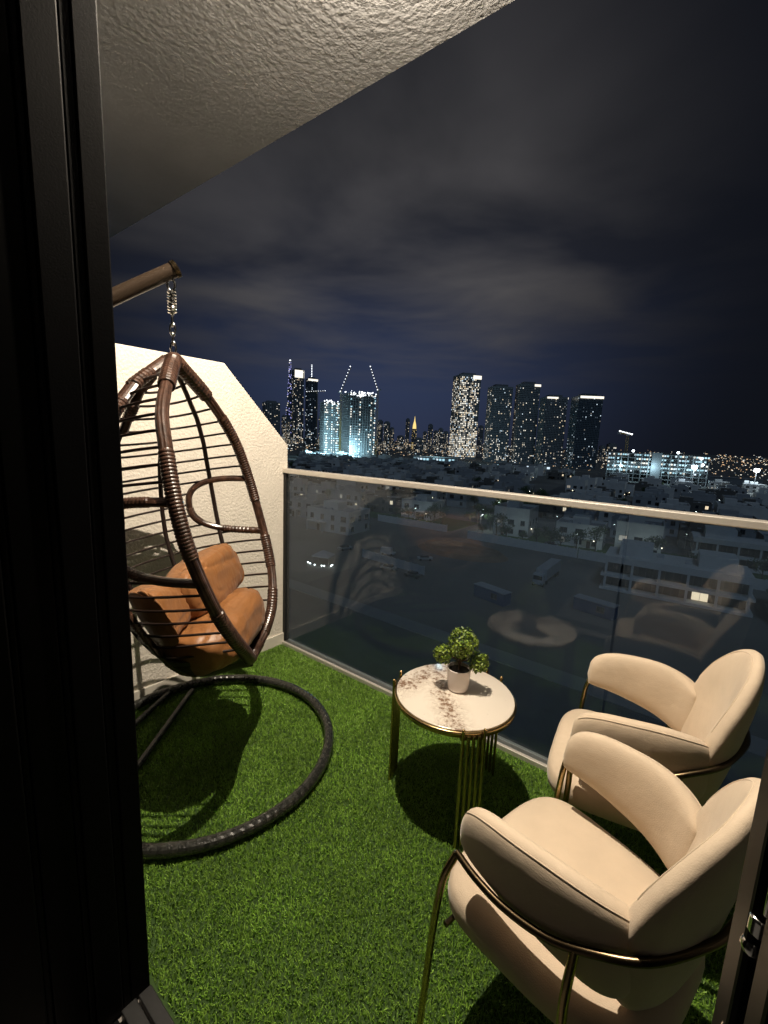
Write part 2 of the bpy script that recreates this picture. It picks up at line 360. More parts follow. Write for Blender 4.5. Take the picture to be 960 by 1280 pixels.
# room the camera stands in
mb = MB()
mb.b2(-3, 2.2, -4, -.02, -.30, -.006); mb.b2(-3, 2.2, -4, .296, ZC-.12, ZC+.3); mb.b2(-3.1, -3, -4, .2, -.3, ZC); mb.b2(2.2, 2.3, -4, 1.93, -.3, ZC+.3); mb.b2(-3, 2.2, -4.1, -4, -.3, ZC)
mb.build('room_shell', M['room'], kind='structure')
# turf blades
def turf(name, x0, x1, y0, y1, n):
    x = rng.uniform(x0, x1, n); y = rng.uniform(y0, y1, n)
    d = np.hypot(x, y); keep = (y > .3) & (x < 1.0)
    x, y = x[keep], y[keep]; n = len(x)
    a = rng.uniform(0, 2*np.pi, n); h = rng.uniform(.006, .0125, n); wd = rng.uniform(.0010, .0018, n); ln = rng.uniform(.002, .011, n)
    ta = rng.uniform(0, 2*np.pi, n)
    bx, by = np.cos(a)*wd, np.sin(a)*wd; lx, ly = np.cos(ta)*ln, np.sin(ta)*ln
    V = np.zeros((n, 5, 3), np.float32)
    V[:, 0] = np.c_[x-bx, y-by, np.zeros(n)]; V[:, 1] = np.c_[x+bx, y+by, np.zeros(n)]
    V[:, 2] = np.c_[x+bx*.8+lx*.35, y+by*.8+ly*.35, h*.62]; V[:, 3] = np.c_[x-bx*.8+lx*.35, y-by*.8+ly*.35, h*.62]
    V[:, 4] = np.c_[x+lx, y+ly, h]
    me = bpy.data.meshes.new(name); me.vertices.add(n*5); me.vertices.foreach_set('co', V.ravel())
    li = np.tile(np.array([0, 1, 2, 3, 3, 2, 4]), (n, 1))+np.arange(n)[:, None]*5
    me.loops.add(n*7); me.loops.foreach_set('vertex_index', li.ravel().astype(np.int32))
    ls = (np.array([0, 4])[None]+np.arange(n)[:, None]*7).ravel(); me.polygons.add(n*2)
    me.polygons.foreach_set('loop_start', ls.astype(np.int32)); me.polygons.foreach_set('loop_total', np.tile([4, 3], n).astype(np.int32))
    me.materials.append(M['grass']); me.update(); me.validate(); return link(name, me)
tag(turf('artificial_grass', XW+.012, 1.0, .385, 1.75, 300000), 'green artificial grass covering the balcony floor', 'grass', kind='stuff')
# side wall with the sloping corner
t = empty('side_wall', (XW, YR, 0), 0, 'cream stucco side wall with sloping corner behind the hanging chair', 'wall')
prof = [(.30, -.30), (1.93, -.30), (1.93, 1.16), (YR, 1.308), (1.385, 1.713), (.30, 1.713)]
prof = [(.30, -.3), (YR+.02, -.3), (YR+.02, 1.29), (1.378, 1.713), (.30, 1.713)]
mb = MB(); k = len(prof)
mb.add([(-.16, y-YR, z) for y, z in prof]+[(0, y-YR, z) for y, z in prof], [tuple(range(k)), tuple(range(2*k-1, k-1, -1))]+[(i, i+k, (i+1) % k+k, (i+1) % k) for i in range(k)])
o = mb.build('wall_body', M['stucco'], t, bevel=.006)
mb = MB(); mb.b2(0.0005, .012, .31-YR, -.012, -.002, .075); mb.build('skirting', M['skirt'], t, bevel=.003)
# upper wall from parapet to ceiling at the facade end is open air; parapet cap only
# glass railing
t = empty('glass_railing', (0, YR, 0), 0, 'clear frameless glass balustrade with brushed steel top rail', 'railing')
for i, (a, b) in enumerate(((XW+.022, -.26), (-.252, 2.19))):
    mb = MB(); mb.b2(a, b, -.008, .008, .012, HR-.027); g = mb.build('glass_panel', M['glass'], t)
mb = MB(); mb.b2(XW+.002, 2.19, -.024, .024, HR-.028, HR); mb.build('top_rail', M['steel'], t, bevel=.004)
mb = MB(); mb.b2(XW+.002, 2.19, -.030, -.012, -.008, .020); mb.b2(XW+.002, 2.19, .012, .030, -.008, .020); mb.build('base_channel', M['steel'], t, bevel=.002)
mb = MB(); mb.b2(XW+.001, XW+.024, -.016, .016, .022, HR-.029); mb.build('edge_gasket', M['rubber'], t)
# ceiling lamp
t = empty('ceiling_lamp', (LAMP.x, LAMP.y, ZC), 0, 'small round surface lamp on the balcony ceiling', 'lamp')
mb = MB(); mb.lathe([(.0, -.0002), (.085, -.0002), (.083, -.0008), (.06, -.001), (0, -.001)], 28); mb.build('housing', M['white_metal'], t, True)
mb = MB(); mb.lathe([(.0, -.0011), (.055, -.0011), (.05, -.0014), (.0, -.0015)], 24); mb.build('diffuser', M['l_lamp'], t, True)

# ------------------------------------------------------------------ sliding door (facade)
t = empty('sliding_door', (-.95, .37, 0), 0, 'black aluminium sliding door frame filling the left edge', 'door')
def lb(x0, x1, y0, y1, z0, z1, ox=-.95, oy=.37): m_ = MB(); m_.b2(x0-ox, x1-ox, y0-oy, y1-oy, z0, z1); return m_
def vbars(spec, z0, z1, ox, oy):
    m_ = MB()
    for x0, x1, y0, y1 in spec: m_.b2(x0-ox, x1-ox, y0-oy, y1-oy, z0, z1)
    return m_
vbars([(-1.02, -.952, .334, .376), (-1.02, -.954, .316, .333), (-1.02, -.950, .262, .315), (-1.02, -.953, .250, .261)], -.004, ZC-.14, -.95, .37).build('jamb', M['black_alu'], t, bevel=.003)
vbars([(-1.02, -.955, .19, .249), (-1.02, -.957, .178, .189), (-1.02, -.952, .06, .177), (-1.02, -.945, -.10, .059)], -.004, ZC-.14, -.95, .37).build('leaf_frame', M['black_gloss'], t, bevel=.003)
lb(-.945, .04, .345, .375, -.010, .012).build('threshold', M['sill'], t, bevel=.002)
lb(-.94, .04, .305, .338, -.010, .020).build('track', M['sill'], t, bevel=.002)
lb(-.94, .04, .22, .298, -.010, .006).build('sill', M['black_alu'], t, bevel=.002)
lb(-XW*-1+.002, -1.02, .31, .35, .0, ZC-.14).build('glass_panel', M['door_glass'], t)
lb(XW+.002, -1.022, .300, .362, -.004, .09).build('bottom_rail', M['black_alu'], t, bevel=.003)
lb(XW+.002, 2.19, .28, .372, ZC-.138, ZC-.003).build('head_rail', M['black_alu'], t, bevel=.003)
lb(-1.62, -1.56, .302, .36, .092, ZC-.14).build('mullion', M['black_alu'], t, bevel=.003)
t = empty('door_leaf', (.045, .35, 0), 0, 'glossy black door edge with metal latches at right', 'door')
def rb(spec, z0, z1): return vbars(spec, z0, z1, .045, .35)
rb([(.046, .12, .318, .376), (.056, .12, .296, .317), (.049, .12, .255, .295), (.066, .12, .205, .254), (.050, .12, .165, .204)], -.004, ZC-.14).build('jamb', M['black_gloss'], t, bevel=.0035)
rb([(.056, .12, .02, .164), (.052, .12, -.2, .019)], -.004, ZC-.14).build('leaf_frame', M['black_gloss'], t, bevel=.003)
def latch(y, z):
    m_ = MB(); m_.box((.012, y-.35, z), (.012, .016, .034)); m_.tube([(.007, y-.352, z-.022), (.007, y-.352, z-.034)], .006, 10); m_.ball((.006, y-.350, z-.046), .0065); m_.tube([(.010, y-.335, z+.006), (.004, y-.335, z+.006)], .006, 10)
    m_.build('latch', M['chrome'], t, True, bevel=.0015)
latch(.322, 1.098); latch(.328, 1.022)
rb([(.14, 2.19, .325, .339)], .09, ZC-.14).build('glass_panel', M['door_glass'], t)
rb([(.122, 2.19, .30, .366)], -.004, .09).build('bottom_rail', M['black_alu'], t, bevel=.003)

# ------------------------------------------------------------------ hanging egg chair
A0 = Vector((-1.6, .82, 0)); PH = R(40); EF = Vector((math.cos(PH), math.sin(PH), 0)); EL = Vector((EF.y, -EF.x, 0))
RIM = [(1.605, .0, .0), (1.585, .006, .022), (1.55, .022, .085), (1.5, .045, .165), (1.4, .08, .285), (1.3, .115, .348), (1.2, .142, .382), (1.1, .168, .400), (1.0, .195, .402),
       (.9, .225, .387), (.8, .255, .357), (.7, .283, .302), (.6, .300, .212), (.53, .292, .125), (.50, .280, .06), (.487, .272, .0)]
DEP = [(1.605, .02), (1.5, .17), (1.4, .26), (1.3, .34), (1.2, .40), (1.1, .44), (1.0, .47), (.9, .49), (.8, .49), (.7, .475), (.6, .435), (.53, .375), (.487, .31), (.455, .23), (.435, .15)]
BOWL = [(.435, .03), (.45, .115), (.47, .17), (.50, .215), (.55, .262), (.6, .295), (.7, .337), (.8, .366), (.9, .388), (1.0, .402)]
def rim_pt(z, s): return EF*lerp(RIM, z, 1)+EL*(s*lerp(RIM, z, 2))+Vector((0, 0, z))
def shell(z, al):
    g, w_, d = lerp(RIM, z, 1), lerp(RIM, z, 2), lerp(DEP, z, 1)
    if z < 1: w_ += (lerp(BOWL, z, 1)-w_)*min(1, 2.0*abs(math.sin(al)))
    return EF*(g-d*abs(math.sin(al))**.85)+EL*(w_*math.cos(al))+Vector((0, 0, z))
egg = empty('hanging_egg_chair', A0, 0, 'brown wicker egg shaped hanging chair with open ribbed shell', 'hanging chair')
half = [rim_pt(z, 1) for z, _, _ in RIM]; other = [rim_pt(z, -1) for z, _, _ in RIM][1:-1][::-1]
rp = smooth_path(half+other+[half[0]], 900)[:-1]
def wrap_mod(n, segs, seed):
    rr = random.Random(seed); kind = []; 
    while len(kind) < n:
        L_ = rr.randint(*segs); kind += [len(kind) % 2 if False else rr.random() < .52]*L_
    offs = [rr.random()*6 for _ in range(16)]
    def f(i, j):
        if kind[i]: return 1.06+.10*abs(math.sin(i*math.pi/3))        # cross wraps
        return .90+.12*abs(math.sin(j*math.pi/4))                         # strands running along
    return f
mb = MB(); mb.tube(rp, .0198, 24, True, mod=wrap_mod(len(rp), (24, 60), 3)); mb.build('rim', M['wicker'], egg, False)
ca = (rp[0]*1.0)
# crown wrap and top eye
mb = MB(); tp = Vector((0, 0, 1.6)); mb.tube([tp+Vector((0, 0, -.012)), tp+Vector((0, 0, .012)), tp+Vector((0, 0, .022))], [.03, .026, .014], 14)
for s in (1, -1):
    pts = [rim_pt(z, s) for z in (1.592, 1.575, 1.55, 1.52, 1.49)]; pts = smooth_path(pts, 40)
    mb.tube(pts, .0265, 14, mod=lambda i, j: 1+.06*abs(math.sin(i*math.pi/3)))
mb.build('crown_wrap', M['wicker'], egg)
# vertical ribs (the upper part of the back ones is thickly wrapped)
for al in (64, 94, 130, 160):
    zs = np.linspace(1.598, .44, 48); pts = [shell(z, R(al)) for z in zs]
    mb = MB(); mb.tube(pts, .0095, 8); rb_ = mb.build('rib', M['wire'], egg, True)
zs = np.linspace(1.33, .44, 270); pts = [shell(z, R(38)) for z in zs]
mb = MB(); mb.tube(pts, .0115, 10, mod=lambda i, j: (1.0+.10*abs(math.sin(i*math.pi/3))) if (i//26) % 2 else .95+.06*math.sin(j*2)); mb.build('rib', M['wicker'], egg)
for al in (38, 62, 96):
    zs = np.linspace(1.598, 1.33, 90); pts = [shell(z, R(al))*1.0 for z in zs]
    mb = MB(); mb.tube(pts, .018, 12, mod=lambda i, j: (1.05+.12*abs(math.sin(i*math.pi/3))) if (i//18) % 2 else .92+.09*math.sin(j*2)); mb.build('wrapped_rib', M['wicker'], egg)
mb = MB(); pts = smooth_path([shell(.47, R(90)), shell(.435, R(90)), EF*.18+Vector((0, 0, .448)), EF*.272+Vector((0, 0, .487))], 120)
mb.tube(pts, .017, 12, mod=lambda i, j: 1+.1*abs(math.sin(i*math.pi/3))); mb.build('keel', M['wicker'], egg)
# horizontal wires, left out inside the arm openings
LZ0, LZ1, LA = .905, 1.145, R(34)
def loop_al(z):
    k_ = (z-(LZ0+LZ1)/2)/((LZ1-LZ0)/2); return LA*max(0, 1-abs(k_)**2.6)**(1/2.6) if abs(k_) < 1 else 0
for z in np.arange(1.545, .50, -.0485):
    a0 = loop_al(z); n = 30
    for _ in range(8): a0 = .5*a0+.5*loop_al(z-.065*math.sin(a0))
    pts = [shell(max(.445, z-.065*math.sin(a_)), a_) for a_ in np.linspace(a0, math.pi-a0, n)]
    mb = MB(); mb.tube(pts, .0046, 6); mb.build('wire', M['wire'], egg, True)
for s in (0, 1):
    q = []
    for k_ in np.linspace(-1, 1, 60):
        sg = math.sin(k_*math.pi/2); z = (LZ0+LZ1)/2+(LZ1-LZ0)/2*sg
        al = LA*max(0, 1-abs(sg)**2.6)**(1/2.6); q.append(shell(z, al if s == 0 else math.pi-al))
    q = [rim_pt(LZ0, 1-2*s)]+q[1:-1]+[rim_pt(LZ1, 1-2*s)]
    q = smooth_path(q, 240)
    mb = MB(); mb.tube(q, .0145, 12, mod=wrap_mod(len(q), (16, 40), 11+s)); mb.build('arm_loop', M['wicker'], egg)
Z = Vector((0, 0, 1))
# cushion
def pad(c, ax, hs, e1, e2, amp, seed, nu=110, nv=70, tuft=None):
    vs = []; fs = []; sg = lambda x, p: math.copysign(abs(x)**p, x)
    for i in range(nv+1):
        t = -math.pi/2+math.pi*i/nv
        for j in range(nu):
            a = 2*math.pi*j/nu
            p = Vector((hs[0]*sg(math.cos(t), e1)*sg(math.cos(a), e2), hs[1]*sg(math.cos(t), e1)*sg(math.sin(a), e2), hs[2]*sg(math.sin(t), e1)))
            q = c+ax[0]*p.x+ax[1]*p.y+ax[2]*p.z
            nn = Vector((p.x/hs[0]**2, p.y/hs[1]**2, p.z/hs[2]**2)); nn = (ax[0]*nn.x+ax[1]*nn.y+ax[2]*nn.z).normalized() if nn.length > 1e-6 else ax[2]
            f1 = noise.noise(q*5+Vector((seed, 0, 0))); 
            u = ax[1]*(5*q.dot(ax[1]))+ax[0]*(13*q.dot(ax[0]))+ax[2]*(8*q.dot(ax[2]))
            f2 = 1-abs(noise.noise(u+Vector((0, seed, 0))))*2; f3 = 1-abs(noise.noise(q*11+Vector((seed, seed, 0))))*2
            f4 = 1-abs(noise.noise(q*21+Vector((seed*2, 0, seed))+nn*1.5))*2
            q = q+nn*(amp*(f1*1.0-max(0, f2)**5*.40-max(0, f3)**5*.34-max(0, f4)**6*.10))
            f_, l_, z_ = q.dot(EF), q.dot(EL), max(q.z+.5, .462)
            ze = min(1.5, max(.46, z_+.01)); g_, w_, d_ = lerp(RIM, ze, 1), lerp(BOWL, min(ze, 1), 1), lerp(DEP, ze, 1)
            w_ = w_+(lerp(RIM, ze, 2)-w_)*max(0, min(1, 1-(g_-f_)/.10))
            v_ = (g_-f_)/d_; u_ = l_/max(w_, .03); r_ = math.hypot(u_, max(v_, 0))
            if r_ > .90: k_ = (.90+.06*math.tanh((r_-.90)*3))/r_; l_ *= k_; f_ = g_-(g_-f_)*(k_ if v_ > 0 else 1)
            f_ = min(f_, g_+.035)
            vs.append(EF*f_+EL*l_+Z*(z_-.5))
    for i in range(nv):
        for j in range(nu): fs.append((i*nu+j, i*nu+(j+1) % nu, (i+1)*nu+(j+1) % nu, (i+1)*nu+j))
    m_ = MB(); m_.add(vs, fs); return m_
cu = empty('egg_chair_cushion', A0+Vector((0, 0, .5)), 0, 'shiny copper brown padded cushion inside the egg chair', 'cushion')
dz = Vector((0, 0, -.5))
axs = (EF*.97+Z*.24, EL, (Z*.97-EF*.24))
pad(EF*.080+Z*.575+dz, axs, (.215, .290, .100), .60, .62, .015, 3).build('seat_pad', M['cushion'], cu, True)
axb = (EF*.92+Z*.38, EL, Z*.92-EF*.38)
pad(EF*.045-EL*.125+Z*.742+dz, axb, (.100, .260, .112), .55, .55, .015, 9).build('back_pad', M['cushion'], cu, True)
pad(EF*-.01+EL*.215+Z*.730+dz, axb, (.094, .140, .106), .55, .6, .014, 15).build('back_pad', M['cushion'], cu, True)
# dark sheet added under the cushion to deepen the shade in the basket bottom
vs = []; fs = []; nz_, na = 9, 40
for i in range(nz_):
    z = .437+.017*i
    for j in range(na+1): q = shell(z, math.pi*j/na); vs.append(EF*.12+(q-EF*.12-Z*z)*.98+Z*z)
for i in range(nz_-1):
    for j in range(na): fs.append((i*(na+1)+j, i*(na+1)+j+1, (i+1)*(na+1)+j+1, (i+1)*(na+1)+j))
for j in range(na//2): fs.append((j, na-j, na-j-1, j+1))
mb = MB(); mb.add(vs, fs); o = mb.build('shade_sheet', M['wire'], egg); o.modifiers.new('thick', 'SOLIDIFY').thickness = .006
# stand
RC = Vector((-1.6, .922, 0)); RR = .508
st = empty('egg_chair_stand', RC, 0, 'round black wrapped base ring and bronze pole carrying the egg chair', 'stand')
n = 420; pts = [Vector((RR*math.cos(a), RR*math.sin(a), .034+.003*noise.noise(Vector((math.cos(a)*4, math.sin(a)*4, 0))))) for a in np.linspace(0, 2*math.pi, n, endpoint=False)]
rr_ = random.Random(5); lump = [1+.06*noise.noise(Vector((i*.11, 0, 3)))+.03*rr_.random() for i in range(n)]
mb = MB(); mb.tube(pts, .0215, 16, True, mod=lambda i, j: lump[i]*(1+.03*math.sin(i*1.6+j*.78))); mb.build('base_ring', M['wicker_black'], st)
PB = Vector((-1.785, .47, 0))-RC
arm = smooth_path([PB+Z*.03, PB+Z*.6, PB+Z*1.2, Vector((-1.782, .476, 1.50))-RC, Vector((-1.760, .518, 1.645))-RC, Vector((-1.715, .603, 1.730))-RC, Vector((-1.679, .671, 1.783))-RC, Vector((-1.645, .735, 1.830))-RC, Vector((-1.595, .830, 1.898))-RC], 80)
mb = MB(); mb.tube(arm, .0255, 16); mb.build('pole', M['bronze_tube'], st, True)
e_ = arm[-1]; d_ = (arm[-1]-arm[-2]).normalized(); mb = MB(); mb.tube([e_-d_*.004, e_+d_*.010, e_+d_*.014], [.029, .029, .02], 16); mb.build('end_cap', M['bronze'], st, True)
a_, b_ = on_z(238, 866, .03)-RC, on_z(172, 958, .03)-RC; dd = (b_-a_).normalized()
mb = MB(); mb.tube([a_-dd*.02, a_+dd*.8], .014, 10); mb.build('cross_bar', M['wicker_black'], st, True)
mb = MB(); mb.tube([PB+Z*.03, Vector((-.5, .08, .03))], .014, 10); mb.build('cross_bar', M['wicker_black'], st, True)
# chain from pole end to crown
HK = Vector((A0.x, A0.y, 1.886)); TOPZ = 1.622
ch = empty('hanging_chain', (A0.x, A0.y, TOPZ), 0, 'steel spring and chain suspending the egg chair', 'chain')
o0 = Vector((A0.x, A0.y, TOPZ)); top = Vector((A0.x, A0.y, HK.z-.028))-o0; 
def ringpts(c, u, v, a, b, n=20): return [c+u*(a*math.cos(2*math.pi*i/n))+v*(b*math.sin(2*math.pi*i/n)) for i in range(n)]
X_, Y_ = Vector((.6, .8, 0)), Vector((.8, -.6, 0))
mb = MB(); mb.tube(ringpts(top-Z*.012, X_, Z, .012, .02), .0045, 8, True); mb.build('hook', M['chrome'], ch, True)
mb = MB(); zt, zb = top.z-.03, top.z-.105
hp = [Vector((top.x+.0125*math.cos(a), top.y+.0125*math.sin(a), zt+(zb-zt)*a/(2*math.pi*8))) for a in np.linspace(0, 2*math.pi*8, 130)]
mb.tube(hp, .0035, 6); mb.tube([(top.x, top.y, zt+.004), (top.x, top.y, zb-.004)], .006, 8); mb.build('spring', M['chrome'], ch, True)
zz = zb-.006; i = 0; tot = zz; nl = max(3, round(tot/.030)); 
for i in range(nl):
    c = Vector((top.x, top.y, zz-(i+.5)*tot/nl)); mb = MB(); mb.tube(ringpts(c, X_ if i % 2 else Y_, Z, .0085, tot/nl*.5+.005), .0035, 8, True); mb.build('link', M['chrome'], ch, True)

# ------------------------------------------------------------------ side table and plant
TC = Vector((-.691, 1.378, 0)); TZ, TR = .43, .218
tb = empty('side_table', TC, 0, 'round marble topped side table with gold rod legs', 'table')
mb = MB(); mb.lathe([(0, TZ-.012), (TR-.004, TZ-.012), (TR-.002, TZ-.009), (TR-.002, TZ-.002), (TR-.005, TZ), (0, TZ)], 72); mb.build('table_top', M['marble'], tb, True)
mb = MB(); mb.tube([Vector((TR*math.cos(a), TR*math.sin(a), TZ-.012)) for a in np.linspace(0, 2*math.pi, 72, endpoint=False)], .0068, 8, True); mb.lathe([(TR-.02, TZ-.026), (TR+.003, TZ-.026), (TR+.003, TZ-.013), (TR-.02, TZ-.013)], 72); mb.build('rim', M['gold'], tb, True)
for k in range(3):
    a = R(195+120*k); rad = Vector((math.cos(a), math.sin(a), 0)); tan = Vector((-rad.y, rad.x, 0)); lg = None
    mb = MB(); c = rad*(TR-.006)
    mb.bar(c-tan*.040+Z*(TZ-.032), c+tan*.040+Z*(TZ-.032), .009)
    lg = mb.build('leg', M['gold'], tb)
    for q in range(5):
        p = rad*(TR+.010)+tan*(-.036+.018*q); hi = TZ+.006 if q in (0, 4) else TZ-.014
        mb = MB(); mb.tube([p+Z*.0, p+Z*hi], .0058, 10)
        if q in (0, 4): mb.ball(p+Z*hi, .0064, 8, 6)
        mb.build('rod', M['gold'], lg, True)
PP = on_z(572, 861, TZ)
pl = empty('potted_plant', PP, 0, 'small green topiary ball plant in a white pot on the side table', 'plant'); pl.scale = (.94, .94, .94)
mb = MB(); mb.lathe([(0, .0), (.034, .0), (.040, .006), (.0435, .03), (.0475, .088), (.0475, .092), (.0435, .092), (.042, .08), (0, .08)], 32); mb.build('pot', M['pot'], pl, True)
mb = MB(); mb.lathe([(0, .080), (.042, .081), (.03, .084), (0, .086)], 20); mb.build('soil', M['soil'], pl, True)
rt = CR.copy(); rt.z = 0; rt.normalize(); aw = Vector((-rt.y, rt.x, 0))
balls = [(Vector((0, 0, .198))+rt*.008, .056), (rt*-.066+aw*.01+Z*.142, .036), (rt*.072-aw*.015+Z*.126, .039), (aw*.050+Z*.132+rt*.01, .036)]
mb = MB(); mb.tube([Z*.08, Z*.12, balls[0][0]], .0042, 8)
for c, r_ in balls[1:]: mb.tube(smooth_path([Z*.085, Z*.105+c*.15, c], 8), .0026, 6)
mb.build('stem', M['stem'], pl, True)
def leaf_ball(c, r_, n, size, sq=1.0, inner=.55):
    m_ = MB()
    for i in range(n):
        d = Vector(rng.normal(size=3)).normalized(); k_ = r_*(inner+(1.10-inner)*rng.random()**.6)*(1+.06*noise.noise(d*2.2+c*9))
        p = c+Vector((d.x, d.y, d.z*sq))*k_
        nrm = (d+Vector(rng.normal(size=3))*.6).normalized(); u = nrm.orthogonal().normalized(); u.rotate(Matrix.Rotation(rng.random()*6.28, 3, nrm)); v = nrm.cross(u)
        s_ = size*(.7+.6*rng.random())
        m_.add([p-v*s_, p+u*s_*.5-v*.25*s_+nrm*s_*.15, p+u*s_*.35+v*.6*s_, p+v*s_, p-u*s_*.35+v*.6*s_, p-u*s_*.5-v*.25*s_+nrm*s_*.15], [(0, 1, 2, 3), (0, 3, 4, 5)])
    return m_
for (c, r_), n in zip(balls, (760, 360, 400, 400)): leaf_ball(c, r_, n, .0066).build('foliage_ball', M['leaf'], pl)

# ------------------------------------------------------------------ cream armchairs
def band(path, H, T, lean, zc, p_end=(2.4, 2.4), n=60, m_=28, low=None, HL=None):
    # path: plan points; the pad is H high, T thick, rounded at both ends; zc(s) gives mid height; lean tilts the top outwards
    P = smooth_path([Vector((x, y, 0)) for x, y in path], n); vs = []; fs = []
    for i in range(n):
        s = i/(n-1); a = P[max(0, i-1)]; b = P[min(n-1, i+1)]; t = (b-a).normalized(); nrm = Vector((t.y, -t.x, 0))
        e = 2*s-1; pe = p_end[0] if e < 0 else p_end[1]; env = max(.0, 1-abs(e)**pe)**(1/pe); pl_ = (low or p_end)[0 if e < 0 else 1]; envl = max(0, 1-abs(e)**pl_)**(1/pl_)
        hu, hl = H(s)*max(env, .03), (HL(s) if HL else H(s))*max(envl, .03); tt = T*(.35+.65*max(0, 1-abs(e)**6)**(1/2.5)) if abs(e) < 1 else T*.35
        upv = (Z+nrm*lean).normalized(); nn = (nrm-upv*nrm.dot(upv)).normalized()
        for j in range(m_):
            a_ = 2*math.pi*j/m_; cx, cz = math.cos(a_), math.sin(a_)
            cx = math.copysign(abs(cx)**.75, cx); cz = math.copysign(abs(cz)**.75, cz)
            wob = 1+.015*noise.noise(Vector((s*6, cz*2, H(0)*10)))
            q = P[i]+Z*zc(s)+upv*((hu if cz > 0 else hl)*cz)+nn*(tt*cx*wob); vs.append(q)
    for i in range(n-1):
        for j in range(m_): fs.append((i*m_+j, i*m_+(j+1) % m_, (i+1)*m_+(j+1) % m_, (i+1)*m_+j))
    fs.append(tuple(range(m_-1, -1, -1))); fs.append(tuple((n-1)*m_+j for j in range(m_)))
    b = MB(); b.add(vs, fs); return b
def make_chair(label):
    c = empty('armchair', (0, 0, 0), 0, label, 'armchair', 'matching cream velvet armchairs')
    # seat: rounded slab, wider at the front
    vs = []; fs = []; nu, nv = 56, 14; sz, st_ = .408, .050
    for i in range(nv+1):
        t_ = -math.pi/2+math.pi*i/nv; rr = abs(math.cos(t_))**.42; zz_ = math.copysign(abs(math.sin(t_))**.55, math.sin(t_))
        for j in range(nu):
            a = 2*math.pi*j/nu; ca_, sa_ = math.cos(a), math.sin(a)
            x = .222*math.copysign(abs(ca_)**(.46 if ca_ > 0 else .75), ca_); y = .240*math.copysign(abs(sa_)**.50, sa_)
            y *= 1-.16*(.5-x/.43)
            k_ = 1-.10*(1-rr) if rr > .3 else rr
            vs.append((x*rr, y*rr, sz-st_+st_*zz_+(.012*(1-(x/.22)**2)*(1-(y/.22)**2) if zz_ > .9 else 0)))
    for i in range(nv):
        for j in range(nu): fs.append((i*nu+j, i*nu+(j+1) % nu, (i+1)*nu+(j+1) % nu, (i+1)*nu+j))
    b = MB(); b.add(vs, fs); b.build('seat', M['velvet'], c, True)
    for s in (1, -1):
        path = [(.155, .198*s), (.09, .207*s), (.02, .209*s), (-.06, .201*s), (-.12, .182*s), (-.175, .146*s)]
        fq = (lambda q: q) if s > 0 else (lambda q: 1-q)
        if s < 0: path = path[::-1]
        pe, lo_ = ((3.0, 1.7), (9, 5)) if s > 0 else ((1.7, 3.0), (5, 9))
        ap = band(path, lambda q: .102-.024*fq(q), .0275, .05, lambda q: .536+.048*fq(q)**1.5, pe, low=lo_, HL=lambda q: .034+.140*fq(q)**1.6); po = ap.build('arm_pad', M['velvet'], c, True)
        pv = [ap.v[i*28+5] for i in range(3, 57)]; b = MB(); b.tube(pv, .0016, 6); b.build('piping', M['velvet'], po, True)
    path = [(-.152, .174), (-.192, .140), (-.222, .080), (-.232, 0), (-.222, -.080), (-.192, -.140), (-.152, -.174)]
    bp_ = band(path, lambda q: .180, .026, .16, lambda q: .580+.065*math.sin(math.pi*q), (1.65, 1.65), low=(6, 6), HL=lambda q: .185+.065*math.sin(math.pi*q)); po = bp_.build('back_pad', M['velvet'], c, True)
    pv = [bp_.v[i*28+9] for i in range(3, 57)]; b = MB(); b.tube(pv, .0016, 6); b.build('piping', M['velvet'], po, True)
    # bronze tube under the pads
    hf = [(.150, .226, .500), (.09, .238, .502), (.02, .242, .506), (-.06, .236, .522), (-.125, .218, .548), (-.195, .174, .572), (-.247, .088, .592), (-.261, .03, .598)]
    fr = smooth_path(hf+[(x, -y, z) for x, y, z in hf[::-1]], 80)
    b = MB(); b.tube(fr, .0075, 10); b.build('frame_tube', M['bronze'], c, True)
    for s in (1, -1):
        b = MB(); b.tube(smooth_path([(.150, .226*s, .500), (.160, .250*s, .45), (.166, .260*s, .37), (.174, .263*s, .25), (.186, .268*s, .0)], 16), .0080, 10); b.build('front_leg', M['gold'], c, True)
        b = MB(); b.tube(smooth_path([(-.105, .226*s, .538), (-.112, .258*s, .44), (-.125, .254*s, .25), (-.150, .238*s, 0)], 12), .0080, 10); b.build('rear_leg', M['gold'], c, True)
    b = MB(); b.tube([(.155, .24, .325), (.155, -.24, .325)], .006, 8); b.build('cross_tube', M['bronze'], c)
    b = MB(); b.tube([(-.115, .22, .325), (-.115, -.22, .325)], .006, 8); b.build('cross_tube', M['bronze'], c)
    return c
c1 = make_chair('cream velvet armchair in front, beside the door edge')
c1.location = (-.140, .927, 0); c1.rotation_euler = (0, 0, R(166))
c2 = copy_tree(c1); c2['label'] = 'cream velvet armchair at the rear, against the glass'
c2.location = (-.124, 1.476, 0); c2.rotation_euler = (0, 0, R(187))
